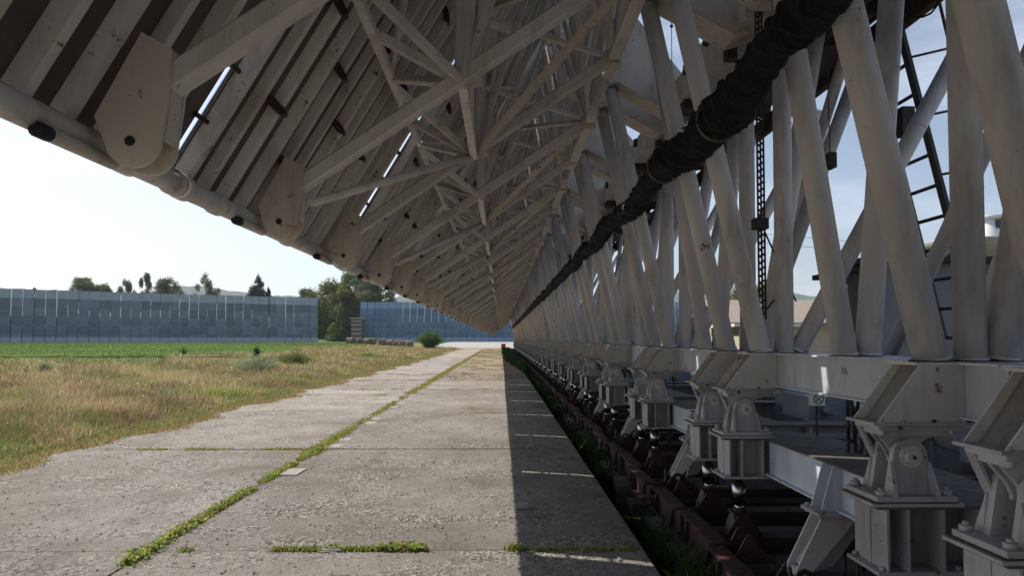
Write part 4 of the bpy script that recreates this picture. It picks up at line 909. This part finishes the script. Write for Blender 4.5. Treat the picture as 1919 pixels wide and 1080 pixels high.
def tree(name, x, y, H, W, kind, label, n=5000, leaf=.42, loz=.25, group='trees beyond the walls', seed=0):
    rs = random.Random(seed + int(x * 7) + int(y)); z0 = float(gz(x, y)); root = thing(name, label, 'tree', (x, y, z0), 0, group)
    bl = []
    if kind == 'conifer':
        for i in range(16):
            f = i / 15; z = H * (loz + (1 - loz) * f); rad = W / 2 * (1 - f) ** .85 + .15
            for j in range(5): a = rs.random() * 6.28; bl.append((math.cos(a) * rad * .55, math.sin(a) * rad * .55, z, rad * .55 + .1, rad * .55 + .1, H * .035))
    elif kind == 'birch':
        for i in range(26):
            f = rs.random(); z = H * (loz + (1 - loz) * f); rad = W / 2 * math.sin(math.pi * min(1, .15 + .85 * f)) ** .7; a = rs.random() * 6.28; q = rs.random() ** .5
            bl.append((math.cos(a) * rad * q, math.sin(a) * rad * q, z, W * .10, W * .10, H * .07))
    else:
        for i in range(60):
            f = rs.random(); z = H * (loz + (.93 - loz) * f); rad = W / 2 * math.sqrt(max(.05, 1 - ((f - .42) / .595) ** 2)) * .8; a = rs.random() * 6.28; q = rs.random() ** .5
            s = W * rs.uniform(.055, .15); bl.append((math.cos(a) * rad * q, math.sin(a) * rad * q, z, s, s, s * (.8 if kind != 'willow' else 1.3)))
    pal, wts = GREENS[kind]; c, nr_, sz, cl = crown(n, bl, leaf, pal, wts)
    link('crown', quads('crown', c, nr_, sz, cl), root)
    limbs = [(rs.uniform(.35, .85), rs.random() * 6.28, W * rs.uniform(.25, .42), rs.uniform(.3, 1.0)) for _ in range(9)] if kind != 'conifer' else []
    link('trunk', trunk_mesh(H * .93, H * .02, limbs, 'birch' if kind == 'birch' else 'bark'), root)
    return root
F_ = 1279.
def at(px, d): return (px - 940) / F_ * d
def top(py, d): return (636 - py) / F_ * d + EYE
D = 228
for (px, py, wpx, kind, lab) in ((73, 536, 12, 'oak', 'small dark treetop poking over the left wall near the picture edge'), (165, 519, 40, 'oak', 'tall dark rounded tree, leftmost of the big crowns behind the left wall'), (201, 532, 28, 'willow', 'low olive treetop right of the tall dark rounded tree'),
        (240, 529, 24, 'birch', 'thin airy treetop between the low olive top and the pale birch'), (280, 523, 22, 'birch', 'slim pale birch standing left of the broad round tree'), (318, 520, 42, 'oak', 'broad olive round tree behind the middle of the left wall'),
        (390, 521, 32, 'birch', 'wispy pale birch left of the dark conifer'), (486, 519, 34, 'conifer', 'dark pointed conifer rising over the left wall'), (505, 545, 24, 'conifer', 'small dark conifer close beside the pointed one'), (577, 542, 36, 'oak', 'green round tree just left of the wall end')):
    z0 = float(gz(at(px, D), D)); tree('tree', at(px, D), D, top(py, D) - z0 + .5, wpx / F_ * D * 1.65, kind, lab, 6000 if kind == 'birch' else 12000, .42, .5)
for (px, py, wpx, d, kind, lab, lo, n) in ((617, 541, 60, 212, 'willow', 'yellow green willow filling the left of the gap between the walls', .02, 9000), (650, 546, 52, 205, 'willow', 'pale olive willow in the middle of the gap between the walls', .02, 8000),
        (667, 519, 62, 224, 'oak', 'tallest dark green tree behind the gap between the walls', .2, 8000), (706, 527, 62, 216, 'oak', 'dark green tree right behind the left end of the right wall', .2, 8000), (590, 556, 40, 236, 'oak', 'dull green tree half hidden by the end of the left wall', .1, 4000), (735, 549, 30, 250, 'oak', 'low dark tree peeping over the right wall', .2, 3000)):
    tree('tree', at(px, d), d, top(py, d) - float(gz(at(px, d), d)) + 1.5, wpx / F_ * d * 1.6, kind, lab, int(n * 1.8), .62, lo)
tree('shrub', at(625, 196), 196, top(605, 196) - .8, 4.2, 'bright', 'bright green round shrub at the foot of the willows', 2200, .3, .02, 'shrubs in the gap')
tree('hedge_tree', at(645, 194), 194, top(598, 194) - .8, 4.4, 'hedge', 'dark narrow evergreen left of the lattice shed', 2600, .3, .02, 'shrubs in the gap')
tree('hedge_tree', at(657, 195), 195, top(602, 195) - .8, 3.6, 'hedge', 'dark evergreen touching the lattice shed', 2200, .3, .02, 'shrubs in the gap')
tree('tree', at(1298, 90), 90, top(530, 90), 4.5, 'willow', 'green tree seen in a narrow gap between the columns', 3000, .3, .1, 'trees beyond the columns')
for i, (xx, yy, H) in enumerate(((42, 120, 11), (54, 140, 13), (30, 150, 10))):
    tree('tree', xx, yy, H, H * .8, 'oak', ('round tree behind the tiled house to the right', 'largest round tree right of the tiled house', 'low round tree left of the tiled house')[i], 3500, .4, .15, 'trees beyond the columns')
def bushy(name, x, y, H, W, kind, label, n, leaf, group=None, cat='bush'):
    z0 = float(gz(x, y)); root = thing(name, label, cat, (x, y, z0), 0, group); rs = random.Random(int(x * 13 + y))
    stems = MB(); C = []; 
    for i in range(70):
        a = rs.random() * 6.28; sp = rs.random() ** .6; e = Vector((math.cos(a) * W / 2 * sp, math.sin(a) * W / 2 * sp, H * (1 - .45 * sp ** 2) * rs.uniform(.8, 1.02))); b = Vector((e.x * .15, e.y * .15, 0)); mid = b.lerp(e, .5) + Vector((0, 0, H * .08))
        e2 = mid.lerp(e, .8); stems.tube(b, mid, .008 * H, 5, .006 * H); stems.tube(mid, e2, .006 * H, 5, .002 * H); C.append((b, mid, e))
    k = NR.randint(0, len(C), n); t = NR.rand(n) ** .5; A = np.array([[list(q) for q in c] for c in C]); t = t[:, None]
    p = (1 - t) ** 2 * A[k, 0] + 2 * t * (1 - t) * A[k, 1] + t ** 2 * A[k, 2] + NR.normal(size=(n, 3)) * np.array([W * .06, W * .06, H * .07]); p[:, 2] = np.maximum(p[:, 2], .02)
    pal, w_ = GREENS[kind]; link('foliage', quads('foliage', p, NR.normal(size=(n, 3)), leaf * (.5 + NR.rand(n)), pick(n, pal, w_, .3), 'leaf', .4), root)
    link('stems', stems.mesh('stems', M['bark']), root); return root
bushy('bush', at(807, 100), 100, 2.75, 4.0, 'bush', 'round green willow bush beside the far end of the path', 6500, .2)
bushy('meadow_bush', at(487, 31), 31, .95, 2.5, 'pale', 'pale grey green weed bush standing in the dry meadow', 11000, .05, 'weed bushes in the meadow', 'weed')
bushy('meadow_bush', at(552, 37), 37, .9, 2.1, 'willow', 'olive weed bush right of the pale one in the meadow', 7000, .06, 'weed bushes in the meadow', 'weed')
bushy('meadow_bush', at(690, 52), 52, .6, 2.2, 'bright', 'low yellow green weed patch close to the path', 1800, .07, 'weed bushes in the meadow', 'weed')
bushy('thistle', at(95, 30), 30, .7, .9, 'pale', 'tall sparse thistle sticking out of the meadow at the left', 1300, .05, 'thistles in the meadow', 'weed')
bushy('thistle', at(485, 50), 50, 1.1, .6, 'hedge', 'dark seeded weed stalk on the edge of the green grass', 900, .08, 'thistles in the meadow', 'weed')
bushy('thistle', at(350, 60), 60, .9, .9, 'bright', 'small green weed standing on the lawn edge', 500, .08, 'thistles in the meadow', 'weed')
bushy('thistle', at(560, 44), 44, .9, 1.2, 'willow', 'brownish tuft between the olive bush and the path', 700, .07, 'thistles in the meadow', 'weed')
# low pipe across the meadow
m_ = MB(); pr = None
for i in range(25):
    t = i / 24; x = -52 + 38 * t; y = 41 + 6 * t; q = (x, y, float(gz(x, y)) + .34 + .03 * math.sin(i * 2.2))
    if pr: m_.tube(pr, q, .03, 8)
    pr = q
single('low_pipe', m_, M['rusty'], 'thin rusty pipe lying across the meadow just above the dry grass', 'pipe')

# ------------------------------------------------------------------ hay bales
rb = random.Random(4)
for i, (px, d) in enumerate(((657, 134), (664, 130), (676, 128), (690, 126), (699, 126), (718, 124), (733, 122), (747, 118), (757, 117), (769, 114))):
    x = at(px, d); mb = MB(); r = .68 * rb.uniform(.92, 1.05); L = .62; n = 22; V = []; F = []
    prof = [(-L, 0), (-L * .98, r * .6), (-L * .93, r * .93), (-L * .6, r), (0, r * 1.02), (L * .6, r), (L * .93, r * .93), (L * .98, r * .6), (L, 0)]
    for a, rr_ in prof:
        for j in range(n):
            t = 2 * math.pi * j / n; q = rr_ * (1 + rb.uniform(-.045, .045)); z = q * math.sin(t) * .94
            V.append((a + rb.uniform(-.03, .03), q * math.cos(t), max(z, -r * .86)))
    for a in range(len(prof) - 1):
        for j in range(n): F.append((a * n + j, a * n + (j + 1) % n, (a + 1) * n + (j + 1) % n, (a + 1) * n + j))
    mb.add(V, F, True); o = single('hay_bale', mb, M['hay'], 'round brown hay bale, %s from the left in the row on the lawn' % ordw(i + 1), 'hay bale', (x, d, float(gz(x, d)) + r * .84), 'hay bales on the lawn')
    o.rotation_euler = (0, 0, rb.uniform(.9, 2.0) if i % 3 else rb.uniform(-.3, .3))

# ------------------------------------------------------------------ buildings
sh = thing('lattice_shed', 'small pale shed with lattice walls at the left end of the right wall', 'shed', (at(669, 187), 187, .8))
m_ = MB(); m_.box(-1.3, 1.6, 0, 3, 0, 6.4); link('wall', m_.mesh('wall', M['wood']), sh)
m_ = MB(); m_.box(-1.7, 2.0, -.4, 3.4, 6.4, 6.6); link('roof', m_.mesh('roof', M['plaster']), sh)
for z in (1.0, 2.2, 3.4, 4.6, 5.6):
    m_ = MB(); m_.box(-1.35, 1.65, -.06, -.004, z, z + .18); link('slat', m_.mesh('slat', M['plaster']), sh)
m_ = MB(); m_.box(.2, 1.1, -.05, -.003, 0, 2.0 - 1.05); link('door', m_.mesh('door', M['glass']), sh)

bs = thing('equipment_shed', 'dark grey flat roofed equipment shed behind the columns', 'shed', (6.6, 12.0, 0))
m_ = MB(); m_.box(0, 5.2, 0, 1.4, 0, 2.95); link('wall', m_.mesh('wall', M['shed']), bs)
m_ = MB(); m_.box(-.22, 5.5, -.25, 1.6, 2.95, 3.05); rf = link('roof', m_.mesh('roof', M['roofing']), bs)
m_ = MB(); m_.box(2.05, 2.15, -.2, 0, 3.07, 3.1); m_.tube((1.65, .4, 3.07), (1.65, .4, 3.22), .1, 14); m_.box(1.45, 1.85, .2, .6, 3.0, 3.1); link('roof_vent', m_.mesh('roof_vent', M['roofing']), rf)
m_ = MB(); m_.box(2.0, 2.22, -.02, -.001, 2.62, 2.80); link('vent', m_.mesh('vent', M['roofing']), bs)
m_ = MB(); m_.box(-.35, -.222, -.3, 1.6, 2.78, 2.88); link('gutter', m_.mesh('gutter', M['roofing']), bs)
m_ = MB(); m_.box(3.0, 3.9, -.03, -.001, .05, 2.1); dd = link('door', m_.mesh('door', M['tower']), bs)
m_ = MB(); m_.tube((3.1, -.08, 1.05), (3.1, -.03, 1.05), .02, 8); link('handle', m_.mesh('handle', M['dark']), dd)

ho = thing('tiled_house', 'low pale house with brown gable roof seen between the columns', 'house', (15.0, 44.0, 0))
m_ = MB(); m_.prismx([(0, 0), (9, 0), (9, 2.7), (4.5, 4.1), (0, 2.7)], 0, 9.0); wl = link('wall', m_.mesh('wall', M['plaster']), ho)
m_ = MB()
for s_ in (0, 1):
    a = (-.7, 2.48) if s_ == 0 else (9.7, 2.48)
    m_.prismx([(a[0], a[1]), (4.5, 4.22), (4.5, 4.40), (a[0], a[1] + .18)], -.6, 9.6)
link('roof', m_.mesh('roof', M['roof_brown']), ho)
m_ = MB()
for i, xx in enumerate((.8, 3.4, 6.4)):
    w_ = MB(); w_.box(xx, xx + 1.1, -.04, -.002, 1.0, 2.1); f = link('window', w_.mesh('window', M['cabin']), ho)
    g_ = MB(); g_.box(xx + .08, xx + 1.02, -.06, -.042, 1.08, 2.02); link('pane', g_.mesh('pane', M['glass']), f)
d_ = MB(); d_.box(2.1, 3.0, -.05, -.002, 0, 2.05); link('door', d_.mesh('door', M['wood']), ho)
g2 = thing('white_garage', 'small cream outbuilding with green gable beside the brown roofed house', 'outbuilding', (10.5, 30.0, 0))
m_ = MB(); m_.box(0, 3.2, 0, 4, 0, 2.15); link('wall', m_.mesh('wall', M['plaster']), g2)
m_ = MB(); m_.box(-.3, 3.5, -.3, 4.3, 2.15, 2.28); link('roof', m_.mesh('roof', M['cabin']), g2)
m_ = MB(); m_.box(.9, 2.3, -.04, -.001, 0, 1.95); link('door', m_.mesh('door', M['wood']), g2)

# feed cabin: a white rounded cab on a broad hull and grey tower
cb = thing('feed_cabin', 'white rounded observation cabin on a grey tower behind the columns', 'cabin', (18.3, 25.0, 0))
def loft(rings, n=36):
    V = []; F = []; m2 = MB()
    for (z, rx, ry, cx, e) in rings:
        for j in range(n):
            t = 2 * math.pi * j / n; c, s_ = math.cos(t), math.sin(t); V.append((cx + rx * math.copysign(abs(c) ** e, c), ry * math.copysign(abs(s_) ** e, s_), z))
    for a in range(len(rings) - 1):
        for j in range(n): F.append((a * n + j, a * n + (j + 1) % n, (a + 1) * n + (j + 1) % n, (a + 1) * n + j))
    F.append(tuple(range(n - 1, -1, -1))); F.append(tuple((len(rings) - 1) * n + j for j in range(n)))
    m2.add(V, F, True); return m2
link('tower', loft([(0, 1.6, 1.4, .6, .35), (4.9, 1.6, 1.4, .6, .35)]).mesh('tower', M['tower']), cb)
link('hull', loft([(4.3, .6, .5, .2, .6), (4.55, 1.9, 1.4, 0, .6), (4.85, 2.7, 1.8, 0, .6), (5.1, 2.85, 1.9, 0, .6), (5.16, 2.8, 1.9, 0, .6)]).mesh('hull', M['tower']), cb)
cabm = link('cab', loft([(5.16, .95, .9, .05, .7), (5.3, .9, .85, .05, .6), (5.75, .80, .75, .1, .55), (6.0, .80, .75, .12, .55)]).mesh('cab', M['cabin']), cb)
link('cab_roof', loft([(6.0, .92, .85, .12, .6), (6.1, .95, .9, .12, .6), (6.16, .6, .5, .12, .7)]).mesh('cab_roof', M['cabin']), cb)
for xx in (-.42, .10, .5):
    w_ = MB(); w_.box(xx, xx + .36, -.79 - .03, -.70, 5.62, 5.92); link('window', w_.mesh('window', M['glass']), cb)
m_ = MB()
for xx in (-1.6, -1.1, -.6): m_.bar((xx, -1.42, .2), (xx, -1.42, 4.6), .05)
link('pipe', m_.mesh('pipe', M['tower']), cb)
# aerial wires over the yard
m_ = MB(); m_.tube((8, 40, 8.5), (30, 40, 6.6), .012, 6); m_.tube((8, 40, 7.9), (30, 40, 6.1), .012, 6)
for xx in (8, 30): m_.tube((xx, 40, 0), (xx, 40, 9 if xx == 8 else 7), .09, 10)
single('overhead_line', m_, M['cablewire'], 'thin overhead wires crossing the sky behind the ladder', 'power line')

rbx = thing('red_box', 'small red box standing at the far end of the row', 'box', (.45, ROW_END + 4, float(gz(.4, ROW_END + 4))))
m_ = MB(); m_.box(-.45, .25, 0, .7, 0, .75); link('body', m_.mesh('body', M['redbox']), rbx)
m_ = MB(); m_.box(-.5, .3, -.05, .75, .75, .82); link('lid', m_.mesh('lid', M['redbox']), rbx)
# broken brick in the shade, dark split beside the near joint
m_ = MB(); m_.add([(-.07, -.04, 0), (.06, -.05, 0), (.07, .04, 0), (-.06, .05, 0), (-.06, -.03, .03), (.05, -.04, .045), (.06, .03, .04), (-.05, .04, .03)], [(0, 3, 2, 1), (4, 5, 6, 7), (0, 1, 5, 4), (1, 2, 6, 5), (2, 3, 7, 6), (3, 0, 4, 7)])
single('stone', m_, M['patch'], 'broken piece of stone lying just inside the shadow edge', 'stone', (.20, 6.45, .022))
m_ = MB(); m_.add([(-2.72, 4.72, .026), (-2.56, 4.66, .026), (-2.44, 4.80, .026), (-2.5, 4.86, .027), (-2.62, 4.80, .026)], [(0, 1, 2, 3, 4)])

# ------------------------------------------------------------------ hills
def hills():
    n = 260; V = []; F = []; rows = 9
    for j in range(rows):
        f = j / (rows - 1)
        for i in range(n):
            t = i / (n - 1); az = R(-58 + 116 * t); d = 2300 + 700 * f
            h = 196 + 22 * math.sin(az * 7 + 1) + 26 * math.sin(az * 17 + 2) + 10 * math.sin(az * 41) + rnd.uniform(-3.5, 3.5)
            hh = h * math.sin(f * math.pi / 2) ** .8 + rnd.uniform(-3, 3) * (f > 0)
            V.append((math.sin(az) * d, math.cos(az) * d, max(-5, hh) if j else -10))
    for j in range(rows - 1):
        for i in range(n - 1): a = j * n + i; F.append((a, a + 1, a + 1 + n, a + n))
    me = bpy.data.meshes.new('hills'); me.from_pydata(V, [], F); m, nn, l, b = _mat('wooded hills'); p = _pos(nn)
    c = _mix(nn, l, _ramp(nn, l, _noise(nn, l, p, .03, 9, .75), .4, .62), (.035, .065, .03), (.075, .11, .045))
    l.new(c, b.inputs['Base Color']); b.inputs['Roughness'].default_value = 1; _bump(nn, l, _noise(nn, l, p, .06, 8, .8), 1, 18, b)
    me.materials.append(m); me.update(); tag(link('hills', me), kind='structure')
hills()

# ------------------------------------------------------------------ the summer haze
def haze():
    mb = MB(); mb.box(-3400, 3400, -450, 3400, -30, 330); m = bpy.data.materials.new('haze'); m.use_nodes = True; n = m.node_tree.nodes; l = m.node_tree.links
    n.remove(n['Principled BSDF']); v = n.new('ShaderNodeVolumePrincipled'); v.inputs['Color'].default_value = (.80, .88, 1, 1); v.inputs['Density'].default_value = .00015; v.inputs['Anisotropy'].default_value = .2
    l.new(v.outputs[0], n['Material Output'].inputs['Volume']); tag(link('haze', mb.mesh('haze', m)), 'thin pale summer haze that fades the far hills', 'haze', kind='stuff')
haze()
